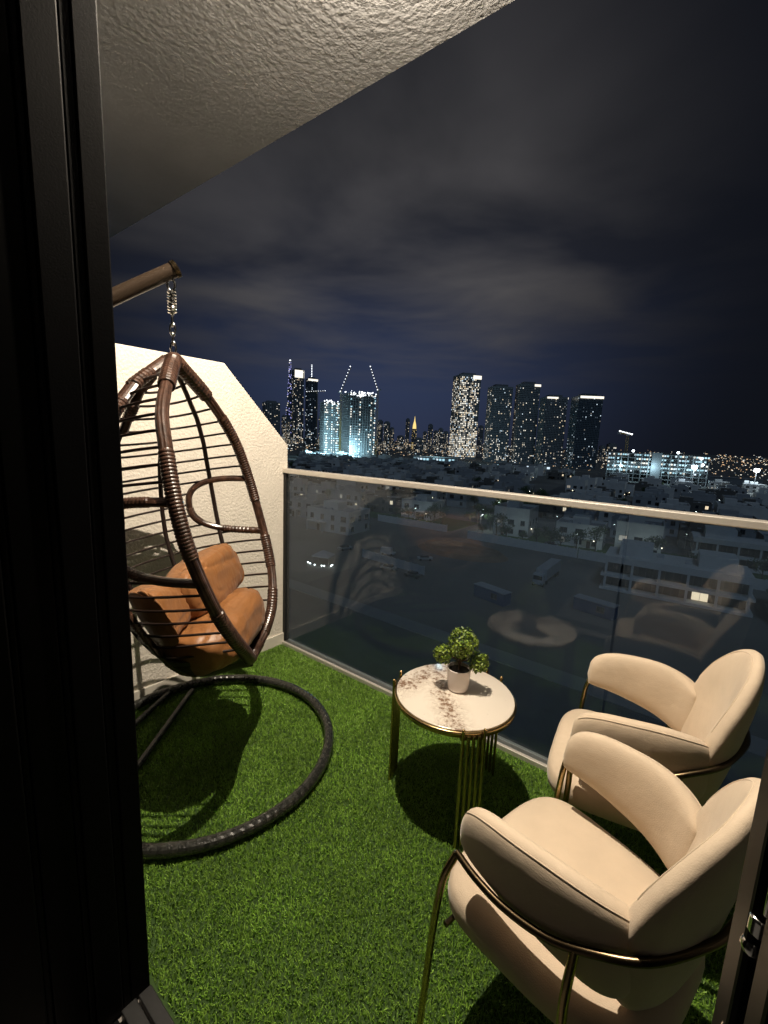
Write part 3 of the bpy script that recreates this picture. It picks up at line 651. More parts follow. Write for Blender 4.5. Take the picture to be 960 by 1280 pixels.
#CITY
# ------------------------------------------------------------------ ground and roads
def slab(name, x0, x1, y0, y1, z0, z1, m_, kind='structure', parent=None, rz=0, label=None, cat=None):
    b = MB(); b.b2(x0, x1, y0, y1, z0, z1); o = b.build(name, m_, parent, kind=kind)
    if label: tag(o, label, cat)
    return o
b = MB(); b.quad((-9000, -500, GZ), (18000, 0, 0), (0, 16000, 0)); b.build('ground', M['sand'], kind='structure')
slab('road', -260, 120, 44, 62, GZ-.5, GZ+.004, M['asphalt'])
b = MB(); b.b2(-260, 120, 62, 62.4, GZ-.4, GZ+.13); b.build('kerb', M['kerb'], kind='structure')
b = MB(); b.b2(-260, 120, 62.4, 66, GZ-.4, GZ+.12); b.build('pavement', M['kerb'], kind='structure')
def street(name, p, q, wd, z=.006):
    d = (Vector(q)-Vector(p)); L_ = d.length; b = MB(); b.box((0, 0, GZ+z-.25), (L_, wd, .5)); o = b.build(name, M['asphalt'], kind='structure')
    o.location = ((p[0]+q[0])/2, (p[1]+q[1])/2, 0); o.rotation_euler = (0, 0, math.atan2(d.y, d.x)); return o
street('street', (-69, 66), (-75, 158), 8); street('street', (-75, 157), (-112, 420), 8, .010)
street('street', (-420, 178.5), (140, 178.5), 6.5, .014); street('street', (-520, 251), (170, 251), 6.5, .018); street('street', (-620, 330), (220, 330), 6.5, .022)
street('street', (26, 66), (52, 420), 8, .012)
slab('garden_lawn', -64, 24, 144.5, 172, GZ-.2, GZ+.030, M['lawn'])
slab('garden_lawn', -150, -80, 146, 172, GZ-.2, GZ+.034, M['lawn'])
# dirt mound with a rim in the vacant lot
b = MB(); n1, n2 = 14, 40; vs = []; fs = []
for i in range(n1+1):
    for j in range(n2):
        r_ = i/n1; a = 2*math.pi*j/n2; h = 2.6*(1-r_)**.8*(.6+.5*noise.noise(Vector((math.cos(a)*r_*3, math.sin(a)*r_*3, 1))))+.9*math.exp(-((r_-.86)/.07)**2)
        vs.append((15*r_*math.cos(a), 9.5*r_*math.sin(a), h*(1 if i < n1 else 0)-.05))
for i in range(n1):
    for j in range(n2): fs.append((i*n2+j, i*n2+(j+1) % n2, (i+1)*n2+(j+1) % n2, (i+1)*n2+j))
b.add(vs, fs); o = b.build('dirt_mound', M['dirt'], smooth=True, kind='structure'); o.location = (-62, 121, GZ)

# ------------------------------------------------------------------ compound walls and fences
def wall_run(p, q, h, label, step=3.0, m_=None, cap=True):
    d = Vector((q[0]-p[0], q[1]-p[1], 0)); L_ = d.length; n = int(L_/step); st = L_/n
    t = empty('boundary_wall', (p[0], p[1], GZ), math.atan2(d.y, d.x), label, 'wall')
    pm = MB(); pm.b2(.16, st-.16, -.1, .1, 0, h); pme = pm.mesh('panel', m_ or M['villa'])
    qm = MB(); qm.b2(-.16, .16, -.17, .17, 0, h+.18); qme = qm.mesh('post', m_ or M['villa'])
    for i in range(n+1):
        o = link('post', qme, t); o.location = (i*st, 0, 0)
        if i < n: o = link('panel', pme, t); o.location = (i*st, 0, 0)
    return t
wall_run((-112, 142), (-80.5, 144), 2.6, 'pale compound wall left of the side street, behind the sandy lot')
wall_run((-69.5, 140), (-33, 141.2), 2.8, 'pale compound wall right of the side street, behind the dirt mound')
wall_run((-32.4, 141.2), (24, 143.5), 2.8, 'pale compound wall behind the parked lorry at right')
wall_run((-79, 93.8), (-57, 91.8), 2.2, 'short white hoarding in the dark lot beside the small van', 2.2, M['white_metal'])

# ------------------------------------------------------------------ villas
WIN = {}
def window(parent, x, y, z, w_, h, face, lit=None):
    # face 0: -Y, 1: +X, 2: +Y, 3: -X
    key = (w_, h, lit)
    if key not in WIN:
        b = MB(); b.b2(-w_/2, w_/2, -.02, .10, -h/2, h/2, 0); f = .09
        b.b2(-w_/2-f, -w_/2, -.06, .1, -h/2-f, h/2+f, 1); b.b2(w_/2, w_/2+f, -.06, .1, -h/2-f, h/2+f, 1)
        b.b2(-w_/2, w_/2, -.06, .1, h/2, h/2+f, 1); b.b2(-w_/2-f, w_/2+f, -.14, .1, -h/2-2*f, -h/2, 1); b.b2(-.03, .03, -.045, .0, -h/2, h/2, 1)
        WIN[key] = b.mesh('window', [M[lit] if lit else M['win_dark'], M['frame']])
    o = link('window', WIN[key], parent); o.location = (x, y, z); o.rotation_euler = (0, 0, (0, math.pi/2, math.pi, -math.pi/2)[face]); return o
def villa(x, y, rz, w_, d, h, seed, label=None, wm='villa', group=None, lit=0.12):
    rr = random.Random(seed); t = empty('villa', (x, y, GZ), rz, label, 'villa', group); W_ = M[wm]
    b = MB(); b.b2(-w_/2, w_/2, -d/2, d/2, -.2, h); b.build('wall', W_, t)
    b = MB(); e = .25
    b.b2(-w_/2+e, w_/2-e, -d/2+e, d/2-e, h, h+.12); b.build('roof', M['roof'], t)
    b = MB()
    for a in ((-w_/2-.05, w_/2+.05, -d/2-.05, -d/2+e), (-w_/2-.05, w_/2+.05, d/2-e, d/2+.05), (-w_/2-.05, -w_/2+e, -d/2+e, d/2-e), (w_/2-e, w_/2+.05, -d/2+e, d/2-e)): b.b2(*a, h+.002, h+.95)
    b.build('parapet', W_, t)
    ux = rr.uniform(-.2, .2)*w_; b = MB(); b.b2(ux-w_*.18, ux+w_*.18, -d*.1, d*.32, h+.12, h+2.9); b.build('stair_tower', W_, t)
    b = MB(); px = rr.choice((-1, 1))*w_*.22; b.b2(px-w_*.2, px+w_*.2, -d/2-2.2, -d/2, 3.3, 3.62); b.b2(px-w_*.2, px-w_*.2+.3, -d/2-2.2, -d/2-1.9, 0, 3.3); b.b2(px+w_*.2-.3, px+w_*.2, -d/2-2.2, -d/2-1.9, 0, 3.3); b.build('porch', W_, t)
    b = MB()
    for k in range(2): b.box((rr.uniform(-.38, .38)*w_, rr.uniform(-.4, -.2)*d, h+.6), (1.1, .8, .9))
    b.box((rr.uniform(-.38, .38)*w_, .38*d, h+.9), (1.5, 1.5, 1.5)); b.build('roof_unit', M['white_metal'], t, kind='stuff')
    for fl in range(int(h/3.3)):
        z = 1.9+fl*3.4
        for face, L_ in ((0, w_), (1, d), (3, d)):
            n = max(2, int(L_/4.2))
            for k in range(n):
                if rr.random() < .12: continue
                q = (k+.5)/n*L_-L_/2; ww = rr.choice((1.4, 1.4, 2.2)); l_ = rr.choice(('l_warm', 'l_dim')) if rr.random() < lit else None
                if face == 0: window(t, q, -d/2, z, ww, 1.7, 0, l_)
                elif face == 1: window(t, w_/2, q, z, ww, 1.7, 1, l_)
                else: window(t, -w_/2, q, z, ww, 1.7, 3, l_)
    b = MB(); b.b2(px-.6, px+.6, -d/2-.05, -d/2+.1, 0, 2.4); b.build('door', M['bark'], t)
    if seed in (11, 13): b = MB(); b.ball((px+1.6, -d/2-.25, 2.7), .20, 8, 6); b.ball((w_/2+.2, -d*.2, 3.0), .17, 8, 6) if seed == 13 else None; b.build('porch_light', M['l_porch'], t)
    return t
R8 = R(6)
villa(-111, 117, R8, 19, 13, 7.2, 1, 'white two storey villa with dark windows, nearest the side wall', lit=0)
villa(-139, 128, R8, 15, 12, 6.8, 2, 'pale villa behind the left end of the glass railing', 'villa_b', lit=0)
# modern villas at right with deep white frames
def modern(x, y, rz, w_, d, h, seed, label, lit_at=None, bays=5):
    t = empty('villa', (x, y, GZ), rz, label, 'villa'); rr = random.Random(seed)
    b = MB(); b.b2(-w_/2, w_/2, -d/2, d/2, -.2, h); b.build('wall', M['villa_dark'], t)
    for z in (0.2, 3.5, h): b = MB(); b.b2(-w_/2-1, w_/2+1, -d/2-3, d/2+.4, z+.002, z+.62); b.build('floor_slab', M['villa'], t)
    bw = w_/bays
    for k in range(bays+1):
        b = MB(); b.b2(-w_/2+k*bw-.24, -w_/2+k*bw+.24, -d/2-2.9, -d/2-2.45, .822, 3.5); b.b2(-w_/2+k*bw-.24, -w_/2+k*bw+.24, -d/2-2.9, -d/2-2.45, 4.122, h); b.build('column', M['villa'], t)
    for fl, z in ((0, 2.0), (1, 5.4)):
        for k in range(bays):
            window(t, -w_/2+(k+.5)*bw, -d/2, z, 3.0, 2.2, 0, 'l_warm' if (fl, k) == lit_at else None)
    for s_ in (-1, 1):
        b = MB(); b.b2(s_*w_*.30-w_*.13, s_*w_*.30+w_*.13, -d*.2, d*.35, h+.625, h+3.6); b.build('upper_block', M['villa'], t)
    b = MB(); b.b2(-w_/2-.9, w_/2+.9, -d/2-2.95, -d/2-2.8, h+.622, h+1.5); b.build('parapet', M['villa'], t)
    for k in range(3): b = MB(); b.box((rr.uniform(-.4, .4)*w_, rr.uniform(-.1, .3)*d, h+1.1), (1.3, .9, .9)); b.build('roof_unit', M['white_metal'], t)
    return t
modern(-7, 124, R(5), 27, 13, 7.0, 3, 'modern white framed villa with one lit window, behind the chairs', (0, 3))
modern(24, 122, R(5), 24, 13, 7.0, 4, 'modern white framed villa at the far right behind the glass', None)
modern(10, 172, R(5), 30, 14, 7.0, 5, 'long flat roofed villa with white frame behind the lit window villa', None, 6)
FARG = 'flat roofed villas in the dark district beyond the railing'
FARL = 'dim flat roofed villa in the dark district beyond the railing'
protos = [villa(0, 0, 0, 15, 12, 7.0, 11, FARL, 'villa', FARG), villa(0, 0, 0, 18, 11, 7.2, 12, FARL, 'villa_b', FARG), villa(0, 0, 0, 13, 14, 9.8, 13, FARL, 'villa', FARG), villa(0, 0, 0, 17, 12, 6.6, 14, FARL, 'villa_dark', FARG, .2)]
used = [False]*4; rv = random.Random(21); spots = []
for y in (164, 193, 216, 237, 265, 290, 314, 345, 372, 402, 436, 475, 520):
    x = -1.08*y-10
    while x < .42*y+12:
        sx = -75-(y-157)*.141
        if abs(x-sx) > 14 and abs(x-(33+(y-150)*.07)) > 13 and not (y < 180 and -8 < x < 32) and rv.random() < .90: spots.append((x+rv.uniform(-1.5, 1.5), y+rv.uniform(-1.5, 1.5)))
        x += 20.5+rv.uniform(-1, 2)+(y-160)*.02
ORD = ('first', 'second', 'third', 'fourth', 'fifth', 'sixth', 'seventh', 'eighth', 'ninth', 'tenth', 'eleventh', 'twelfth', 'thirteenth', 'fourteenth', 'fifteenth', 'sixteenth', 'seventeenth', 'eighteenth')
KINDS = ('white two storey villa', 'grey two storey villa', 'white three storey villa', 'dark clad villa')
ROWS = (164, 193, 216, 237, 265)
def villa_label(k, x, y):
    row = min(range(len(ROWS)), key=lambda i: abs(ROWS[i]-y)) if y < 275 else None
    if row is None: return 'dim '+KINDS[k]+' far off among the dark rows beyond the railing'
    peers = [q for q in spots if abs(q[1]-ROWS[row]) < 4]; sx = -75-(y-157)*.141
    n = sum(1 for q in peers if (q[0] > sx) == (x > sx) and abs(q[0]-sx) < abs(x-sx))
    return KINDS[k]+', '+ORD[n]+(' right' if x > sx else ' left')+' of the side street, '+ORD[row]+' row behind the wall'
for x, y in spots:
    k = rv.choice((0, 0, 1, 1, 2, 3)); o = protos[k] if not used[k] else copy_tree(protos[k]); used[k] = True
    o['label'] = villa_label(k, x, y)
    o.location = (x, y, GZ); o.rotation_euler = (0, 0, R8+rv.choice((0, 0, math.pi/2, -math.pi/2, math.pi))*(1 if y > 180 else 0))

# ------------------------------------------------------------------ trees, lamps, vehicles
def tree_proto(seed, h, r_):
    rr = random.Random(seed); t = empty('tree', (0, 0, 0), 0)
    b = MB(); b.tube(smooth_path([(0, 0, -.1), (.06, .03, h*.3), (-.05, .08, h*.62), (0, 0, h*.8)], 8), [.20-.02*i for i in range(8)], 7)
    for k in range(5):
        a = rr.uniform(0, 6.28); b.tube([(0, 0, h*(.4+.07*k)), (math.cos(a)*r_*.6, math.sin(a)*r_*.6, h*(.62+.06*k))], [.09, .03], 5)
    b.build('trunk', M['bark'], t, True)
    f = MB()
    for k in range(11):
        a = rr.uniform(0, 6.28); q = rr.random()**.6*r_*.75; c = Vector((math.cos(a)*q, math.sin(a)*q, h*(.62+.34*rr.random())))
        g_ = leaf_ball(c, r_*rr.uniform(.32, .55), 60, .22, .8, .3); f.add(g_.v, g_.f)
    f.build('crown', M['tree_leaf'], t); return t
TREEG = 'dark garden trees between the villas'; TREEL = 'small dark leafy tree among the villas beyond the railing'
tps = [tree_proto(1, 6.5, 2.8), tree_proto(2, 5.2, 2.2), tree_proto(3, 7.8, 3.1)]
for t in tps: tag(t, TREEL, 'tree', TREEG)
tused = [False]*3; ts = []
for k in range(9): ts.append((-66+k*4.6+rv.uniform(-1, 1), 145.8+rv.uniform(-.8, 1.6)))
for k in range(5): ts.append((-106+k*5.5, 146.5+rv.uniform(-.5, 1)))
for k in range(7): ts.append((-22+k*6.5+rv.uniform(-1.5, 1.5), 146.5+rv.uniform(-.6, .8)))
for k in range(13): sx = -70-(k*9)*.141; ts.append((sx+rv.uniform(-.5, .5), 160+k*9))
for k in range(13): sx = -80.5-(k*9)*.141; ts.append((sx+rv.uniform(-.5, .5), 164+k*9))
for x, y in rv.sample(spots, 62): ts.append((x+rv.choice((-10.2, 10.2)), y-6.5))
tl = ['leafy garden tree, '+ORD[i]+' from the side street behind the right compound wall' for i in range(9)]+['leafy garden tree, '+ORD[4-i]+' from the side street behind the left compound wall' for i in range(5)]
tl += ['leafy garden tree, '+ORD[i]+' from the lorry behind the compound wall at right' for i in range(7)]
tl += ['street tree, '+ORD[i]+' from the compound wall on the right of the side street' for i in range(13)]+['street tree, '+ORD[i]+' from the compound wall on the left of the side street' for i in range(13)]
for ti, (x, y) in enumerate(ts):
    k = rv.randrange(3); o = tps[k] if not tused[k] else copy_tree(tps[k]); tused[k] = True
    o['label'] = tl[ti] if ti < len(tl) else TREEL
    sc = rv.uniform(.75, 1.2); o.location = (x, y, GZ); o.scale = (sc, sc, sc); o.rotation_euler = (0, 0, rv.uniform(0, 6.28))
LAMPG = 'lit street lamps among the villas'; LAMPL = 'lit street lamp among the dark villas beyond the railing'
def lamp_proto():
    t = empty('street_lamp', (0, 0, 0), 0, LAMPL, 'street lamp', LAMPG)
    b = MB(); b.tube([(0, 0, 0), (0, 0, 5.6), (.25, 0, 6.0), (1.0, 0, 6.1)], [.09, .06, .05, .05], 8); b.build('post', M['post'], t, True)
    b = MB(); b.box((1.15, 0, 6.06), (.7, .3, .12)); b.build('head', M['post'], t)
    b = MB(); b.box((1.15, 0, 5.975), (.55, .24, .05)); b.build('lens', M['l_street'], t); return t
lp = lamp_proto(); first = True
lps = [(-73.5, 158), (-80, 172), (-76.5, 184), (-83.5, 200), (-81, 216), (-89, 232), (-86, 250), (-95, 268), (-93, 290), (-30, 181), (-8, 181.5), (-52, 182), (-120, 182), (-150, 182), (-40, 254), (-10, 254), (30, 254), (-150, 254), (-190, 254), (-230, 254), (0, 333), (-60, 333), (60, 333), (-160, 333), (-240, 333), (-300, 333), (29, 160), (33, 210), (38, 285), (-36, 150), (-16, 151), (-99, 152)]
for li, (x, y) in enumerate(lps):
    o = lp if first else copy_tree(lp); first = False; o['label'] = 'lit street lamp, '+ORD[li]+' along the side street from the compound wall' if li < 9 else LAMPL; o.location = (x, y, GZ); o.rotation_euler = (0, 0, rv.uniform(0, 6.28))
for i, (x, y) in enumerate(((-73.0, 158), (-82.5, 200), (-88, 232), (-29.5, 150.5), (-16, 152), (-56, 149), (-99, 153))):
    l_ = bpy.data.lights.new('street_lamp_light', 'POINT'); l_.energy = (700, 500, 500, 260, 200, 200, 160)[i]; l_.color = (.88, 1, .86); l_.shadow_soft_size = .3
    o = bpy.data.objects.new('street_lamp_light', l_); COL.objects.link(o); o.location = (x, y, GZ+5.7)
def lorry(x, y, rz, label):
    t = empty('lorry', (x, y, GZ), rz, label, 'lorry')
    b = MB(); b.b2(-1.3, 1.3, 0, 13, 1.2, 4.0); b.build('trailer_box', M['white_metal'], t, bevel=.05)
    b = MB(); b.b2(-.9, .9, .2, 13, .85, 1.197); b.build('chassis', M['frame'], t)
    b = MB(); b.b2(-1.25, 1.25, -2.7, -.6, .7, 3.3); b.build('cab', M['white_metal'], t, bevel=.15)
    b = MB(); b.b2(-1.05, 1.05, -2.74, -2.68, 1.9, 2.9); b.build('windscreen', M['win_dark'], t)
    for yy in (-1.8, 1.2, 9.2, 10.4, 11.6):
        for s_ in (-1, 1): b = MB(); b.tube([(s_*1.0, yy, .5), (s_*1.28, yy, .5)], .5, 14); b.build('wheel', M['tyre'], t)
    for s_ in (-1, 1): b = MB(); b.box((s_*.9, -2.73, 1.05), (.4, .08, .22)); b.build('headlight', M['chrome'], t)
lorry(-32.3, 106, R(2), 'long white lorry parked in the dark lot below the compound wall')
def container(x, y, rz, m_, label):
    t = empty('site_container', (x, y, GZ), rz, label, 'container')
    b = MB(); b.b2(-4.0, 4.0, -1.25, 1.25, .15, 2.75); b.build('body', m_, t)
    b = MB(); b.b2(-4.1, 4.1, -1.35, 1.35, 2.752, 2.9); b.build('roof', M['white_metal'], t)
    b = MB(); 
    for k in range(26): b.b2(-3.9+k*.3, -3.75+k*.3, -1.30, -1.25, .2, 2.7)
    b.build('corrugation', m_, t, kind='stuff')
    window(t, 1.5, -1.3, 1.7, 1.4, 1.0, 0)
container(-36.5, 87, R(-14), M['navy'], 'blue site container in the dark lot above the table')
container(-17.5, 95, R(-10), M['navy'], 'blue site container left of the white framed villa')
def car(x, y, rz, m_, label, group=None, van=False):
    t = empty('parked_van' if van else 'parked_car', (x, y, GZ), rz, label, 'van' if van else 'car', group); h = 2.2 if van else 1.45
    b = MB(); b.b2(-2.2, 2.2, -.9, .9, .35, .95); b.build('body', m_, t, bevel=.12)
    b = MB(); b.box((-.15 if not van else -.45, 0, (.95+h)/2), (2.6 if not van else 3.4, 1.6, h-.95), top=.82 if not van else .95); b.build('cabin', m_ if van else M['win_dark'], t, bevel=.08)
    for xx in (-1.35, 1.35):
        for s_ in (-1, 1): b = MB(); b.tube([(xx, s_*.7, .33), (xx, s_*.92, .33)], .33, 14); b.build('wheel', M['tyre'], t)
    for s_ in (-1, 1): b = MB(); b.box((2.19, s_*.62, .72), (.06, .36, .16)); b.build('headlight', M['chrome'], t)
car(-75.5, 101, R(20), M['white_metal'], 'small white van parked beside the hoarding in the dark lot', van=True)
CARG = 'cars parked at night on the sandy lots'
for i, (x, y, a) in enumerate(((-66, 89, 10), (-58, 88.5, 5), (-88, 96, 70), (-44, 152, 0), (-22, 152.5, 0), (-28, 181, 5), (-64.5, 104, 40))):
    car(x, y, R(a), M['car_dark'] if i % 2 else M['car_silver'], ('dark', 'silver')[(i+1) % 2]+' car parked '+('in front of the white hoarding', 'at the right end of the white hoarding', 'at the left end of the white hoarding', 'in the garden right of the side street', 'in the garden behind the lorry', 'on the street behind the gardens', 'between the hoarding and the dirt mound')[i], CARG)
# white canopy ringed by small lights, far left
t = empty('canopy_tent', (-82, 81, GZ), R(20), 'white canopy tent ringed by small lights in the dark lot', 'tent')
b = MB(); b.add([(-2.5, -2, 2.4), (2.5, -2, 2.4), (2.5, 2, 2.4), (-2.5, 2, 2.4), (0, 0, 3.7), (-2.5, -2, 2.1), (2.5, -2, 2.1), (2.5, 2, 2.1), (-2.5, 2, 2.1)], [(0, 1, 4), (1, 2, 4), (2, 3, 4), (3, 0, 4), (5, 6, 1, 0), (6, 7, 2, 1), (7, 8, 3, 2), (8, 5, 0, 3)]); b.build('canopy', M['white_metal'], t)
for x, y in ((-2.4, -1.9), (2.4, -1.9), (2.4, 1.9), (-2.4, 1.9)): b = MB(); b.tube([(x, y, 0), (x, y, 2.2)], .05, 8); b.build('pole', M['post'], t)
for x, y in ((-3.4, -2.3), (-2.4, -3.0), (-.8, -3.6), (1.2, -3.6), (1.9, -3.5), (3.4, -2.6), (3.5, -1.9)): b = MB(); b.ball((x, y, .5), .13, 8, 6); b.build('lamp_bulb', M['l_street'], t)

# ------------------------------------------------------------------ towers of the skyline
def tower(name, label, x0, x1, yt, D, floors, cols, body, p, pal, th=22, asp=.8, crown=None, group=None, cat='tower', band=None, base_z=GZ, dark='win_dark', seed=None, wf=.5, hf=.5, cohere=.5):
    rr = random.Random(seed if seed is not None else int(x0*7+yt)); th = R(th)
    xc = (x0+x1)/2; yh = 553+(xc-480)*.042
    c = horiz(xc, yh, D); W_ = (horiz(x1, yh, D)-horiz(x0, yh, D)).length; w_ = W_/(math.cos(th)+asp*math.sin(th)); d = asp*w_
    H = horiz(xc, yt, D).z-GZ; az = math.atan2(-c.x, c.y)
    t = empty(name, (c.x, c.y, GZ), az+th, label, cat, group)
    b = MB(); b.b2(-w_/2, w_/2, -d/2, d/2, -1, H); b.build('body', M[body], t)
    dk, lt = MB(), MB(); mats = [M[k] for k, _ in pal]; wts = [q for _, q in pal]
    for face, L_ in ((0, w_), (1, d), (3, d)):
        n = cols if face == 0 else max(3, int(cols*asp)); cw = L_/n; fh = H/floors
        colp = [rr.random() for _ in range(n)]
        for k in range(n):
            cp = p*(1-cohere+2*cohere*colp[k])
            for f in range(1, floors-1):
                if rr.random() < .06: continue
                q = -L_/2+(k+.5)*cw; a, h_ = cw*wf/2, fh*hf/2; z = (f+.5)*fh; e = .12
                lit = rr.random() < cp*(1.7 if f < floors*.3 else .85); B_ = lt if lit else dk; mi = rr.choices(range(len(pal)), wts)[0] if lit else 0
                if face == 0: B_.quad((q-a, -d/2-e, z-h_), (2*a, 0, 0), (0, 0, 2*h_), mi)
                elif face == 1: B_.quad((w_/2+e, q-a, z-h_), (0, 2*a, 0), (0, 0, 2*h_), mi)
                else: B_.quad((-w_/2-e, q+a, z-h_), (0, -2*a, 0), (0, 0, 2*h_), mi)
    if dk.f: dk.build('dark_windows', M[dark], t, kind='stuff')
    if lt.f: lt.build('lit_windows', mats, t, kind='stuff')
    b = MB(); b.b2(-w_*.3, w_*.3, -d*.3, d*.3, H, H+H*.02+1.5); b.build('roof_plant', M[body], t)
    if band:                                            # lit crown: glowing strip under the roof edge
        b = MB(); z0 = H*(1-band[1])
        for s0, s1, col in band[2]:
            b.b2(-w_/2+s0*w_, -w_/2+s1*w_, -d/2-.9, -d/2-.2, z0, H-.5)
        b.b2(w_/2+.2, w_/2+.9, -d/2, d*.5, z0, H-.5)
        b.build('crown_light', M[band[0]], t)
    return t, w_, d, H
WH = (('l_white', 3), ('l_warm', 2), ('l_dim', 4), ('l_cool', 1)); CO = (('l_cool', 3), ('l_faint', 3), ('l_white', 1)); DM = (('l_dim', 3), ('l_warm', 2), ('l_white', 1), ('l_faint', 2))
tower('residential_tower', 'brightly lit round-the-clock apartment tower, tallest left of centre', 561, 595, 470, 1000, 46, 14, 'tower_mid', .66, WH, 24, .8, band=('l_white', .045, ((.62, 1.0, 0),)), seed=5, cohere=.6, wf=.66, hf=.62)
# two dark towers joined by a lit bridge
tw, w_, d, H = tower('residential_tower', 'dark twin tower with a lit bridge, left one of the pair', 604, 635, 484, 900, 44, 14, 'tower_dark', .17, WH, 20, .7, seed=6, cohere=.9)
tower('residential_tower', 'dark twin tower with lit roof corner, right one of the pair', 638, 668, 481, 905, 44, 13, 'tower_dark', .15, WH, 20, .8, band=('l_white', .03, ((.7, 1.0, 0),)), seed=7, cohere=.9)
tower('residential_tower', 'dark tower with a pale gold lit crown beside the twin towers', 669, 703, 497, 860, 40, 14, 'tower_dark', .12, DM, 20, .8, band=('l_white', .028, ((.05, .55, 0),)), seed=8, cohere=.95)
tower('glass_tower', 'rightmost glass tower with bright lit roof line', 707, 746, 496, 820, 40, 15, 'tower_glass', .10, (('l_cool', 2), ('l_dim', 2), ('l_faint', 4)), 22, .85, band=('l_white', .035, ((.05, 1.0, 0),)), seed=9, cohere=.95)
# left cluster
tower('office_tower', 'dark tower just right of the stucco wall corner', 328, 350, 503, 1300, 40, 7, 'tower_dark', .16, DM, 15, .8, seed=10)
tower('residential_tower', 'tall tower with bright white crown beside the violet spire', 364, 379, 463, 1700, 58, 7, 'tower_dark', .26, WH, 15, .8, band=('l_white', .10, ((.1, .9, 0),)), seed=11)
tt, w_, d, H = tower('office_tower', 'dark tower with a lit mast left of the building site', 381, 396, 474, 1500, 50, 6, 'tower_glass', .2, CO, 20, .8, band=('l_white', .03, ((0, 1.0, 0),)), seed=12)
b = MB(); 
for k in range(9): b.ball((0, 0, H+4+k*5.0), 1.5, 6, 4)
b.build('mast_lights', M['l_white_pt'], tt, kind='stuff'); b = MB(); b.tube([(0, 0, H), (0, 0, H+46)], .8, 6); b.build('mast', M['post'], tt)
# very tall tapering spire
c = horiz(362, 548, 4200); Ht = horiz(362.5, 450, 4200).z-GZ
t = empty('spire_tower', (c.x, c.y, GZ), 0, 'very tall thin tapering spire with violet lights, furthest left', 'tower')
b = MB(); 
for k in range(11): 
    z0, z1 = Ht*k/11, Ht*(k+1)/11; r0 = 46*(1-k/11)**1.25+3; b.lathe([(r0, z0), (r0*.92, z1)], 9)
b.build('body', M['tower_glass'], t)
b = MB(); rr = random.Random(4)
for k in range(150):
    z = Ht*rr.random()**.8*.97; r0 = 46*(1-z/Ht)**1.25+5; a = rr.uniform(0, 6.28); b.ball((r0*math.cos(a), r0*math.sin(a), z), 4.2, 5, 4, rr.choice((0, 0, 0, 1)))
b.build('facade_lights', [M['l_violet'], M['l_white']], t, kind='stuff')
b = MB(); b.ball((0, 0, Ht-4), 7, 6, 5); b.build('tip_light', M['l_white_pt'], t)
# towers under construction
def site_tower(label, x0, x1, yt, D, floors, cols, th, asp, seed, pl, strings, topn, body='tower_dark'):
    rr = random.Random(seed); th = R(th); xc = (x0+x1)/2; yh = 553+(xc-480)*.042
    c = horiz(xc, yh, D); W_ = (horiz(x1, yh, D)-horiz(x0, yh, D)).length; w_ = W_/(math.cos(th)+asp*math.sin(th)); d = asp*w_
    H = horiz(xc, yt, D).z-GZ; t = empty('unfinished_tower', (c.x, c.y, GZ), math.atan2(-c.x, c.y)+th, label, 'tower')
    b = MB(); b.b2(-w_/2+1.2, w_/2-1.2, -d/2+1.2, d/2-1.2, -1, H-2); b.build('core', M[body], t)
    fh = H/floors
    for f in range(floors+1):
        b = MB(); b.b2(-w_/2, w_/2, -d/2, d/2, f*fh-.18, f*fh+.18); b.build('floor_slab', M['tower_mid'], t)
    b = MB()
    for k in range(cols+1):
        x = -w_/2+.5+(w_-1)*k/cols; b.b2(x-.35, x+.35, -d/2+.1, -d/2+.8, 0, H)
        y = -d/2+.5+(d-1)*k/cols; b.b2(w_/2-.8, w_/2-.1, y-.35, y+.35, 0, H)
        b.b2(-w_/2+.1, -w_/2+.8, y-.35, y+.35, 0, H)
    b.build('columns', M['tower_mid'], t, kind='stuff')
    b = MB()
    for f in range(floors):
        pf = pl*(1.0 if f > 3 else 3.5)
        for k in range(cols):
            z = f*fh+fh*.55; 
            if rr.random() < pf: x = -w_/2+(k+.5)*w_/cols; b.box((x, -d/2-.05, z), (w_/cols*.5, .1, fh*.4), mi=rr.choice((0, 0, 1, 2)))
            if rr.random() < pf: y = -d/2+(k+.5)*d/cols; b.box((w_/2+.05, y, z), (.1, d/cols*.5, fh*.4), mi=rr.choice((0, 0, 1, 2)))
    for q in strings:                                   # vertical strings of work lights
        for f in range(floors):
            if rr.random() < .72: b.box((-w_/2+q*w_, -d/2-.3, (f+.5)*fh), (1.5, .3, fh*.5), mi=rr.choice((0, 2, 2)))
            if rr.random() < .3: b.box((w_/2+.3, -d/2+(q*.8+.1)*d, (f+.5)*fh), (.3, 1.3, fh*.5), mi=2)
    b.build('work_lights', [M['l_cyan'], M['l_faint'], M['l_white']], t, kind='stuff')
    b = MB()
    for k in range(topn):
        x, y = rr.uniform(-.5, .5)*w_, rr.choice((-.5, -.5, .2))*d; b.ball((x, y, H+rr.uniform(-4, 3)), rr.uniform(.5, 1.1), 6, 5)
    b.build('roof_floodlights', M['l_white_pt'], t, kind='stuff')
    b = MB()
    for k in range(8): x = -w_/2+(k+.5)*w_/8; b.tube([(x, -d/2+1, H), (x, -d/2+1, H+rr.uniform(1.5, 4))], .12, 5)
    b.build('rebar_starters', M['frame'], t, kind='stuff')
    return t, c, w_, d, H
site_tower('broad dark tower under construction with bright lit top and light strings', 426, 468, 493, 730, 27, 10, 24, .8, 31, .09, (.03, .38, .82, .97), 70)
site_tower('pale lit tower under construction left of the broad dark one', 399, 424, 503, 760, 24, 7, 18, .9, 32, .42, (.15, .5, .85), 22, 'tower_mid')
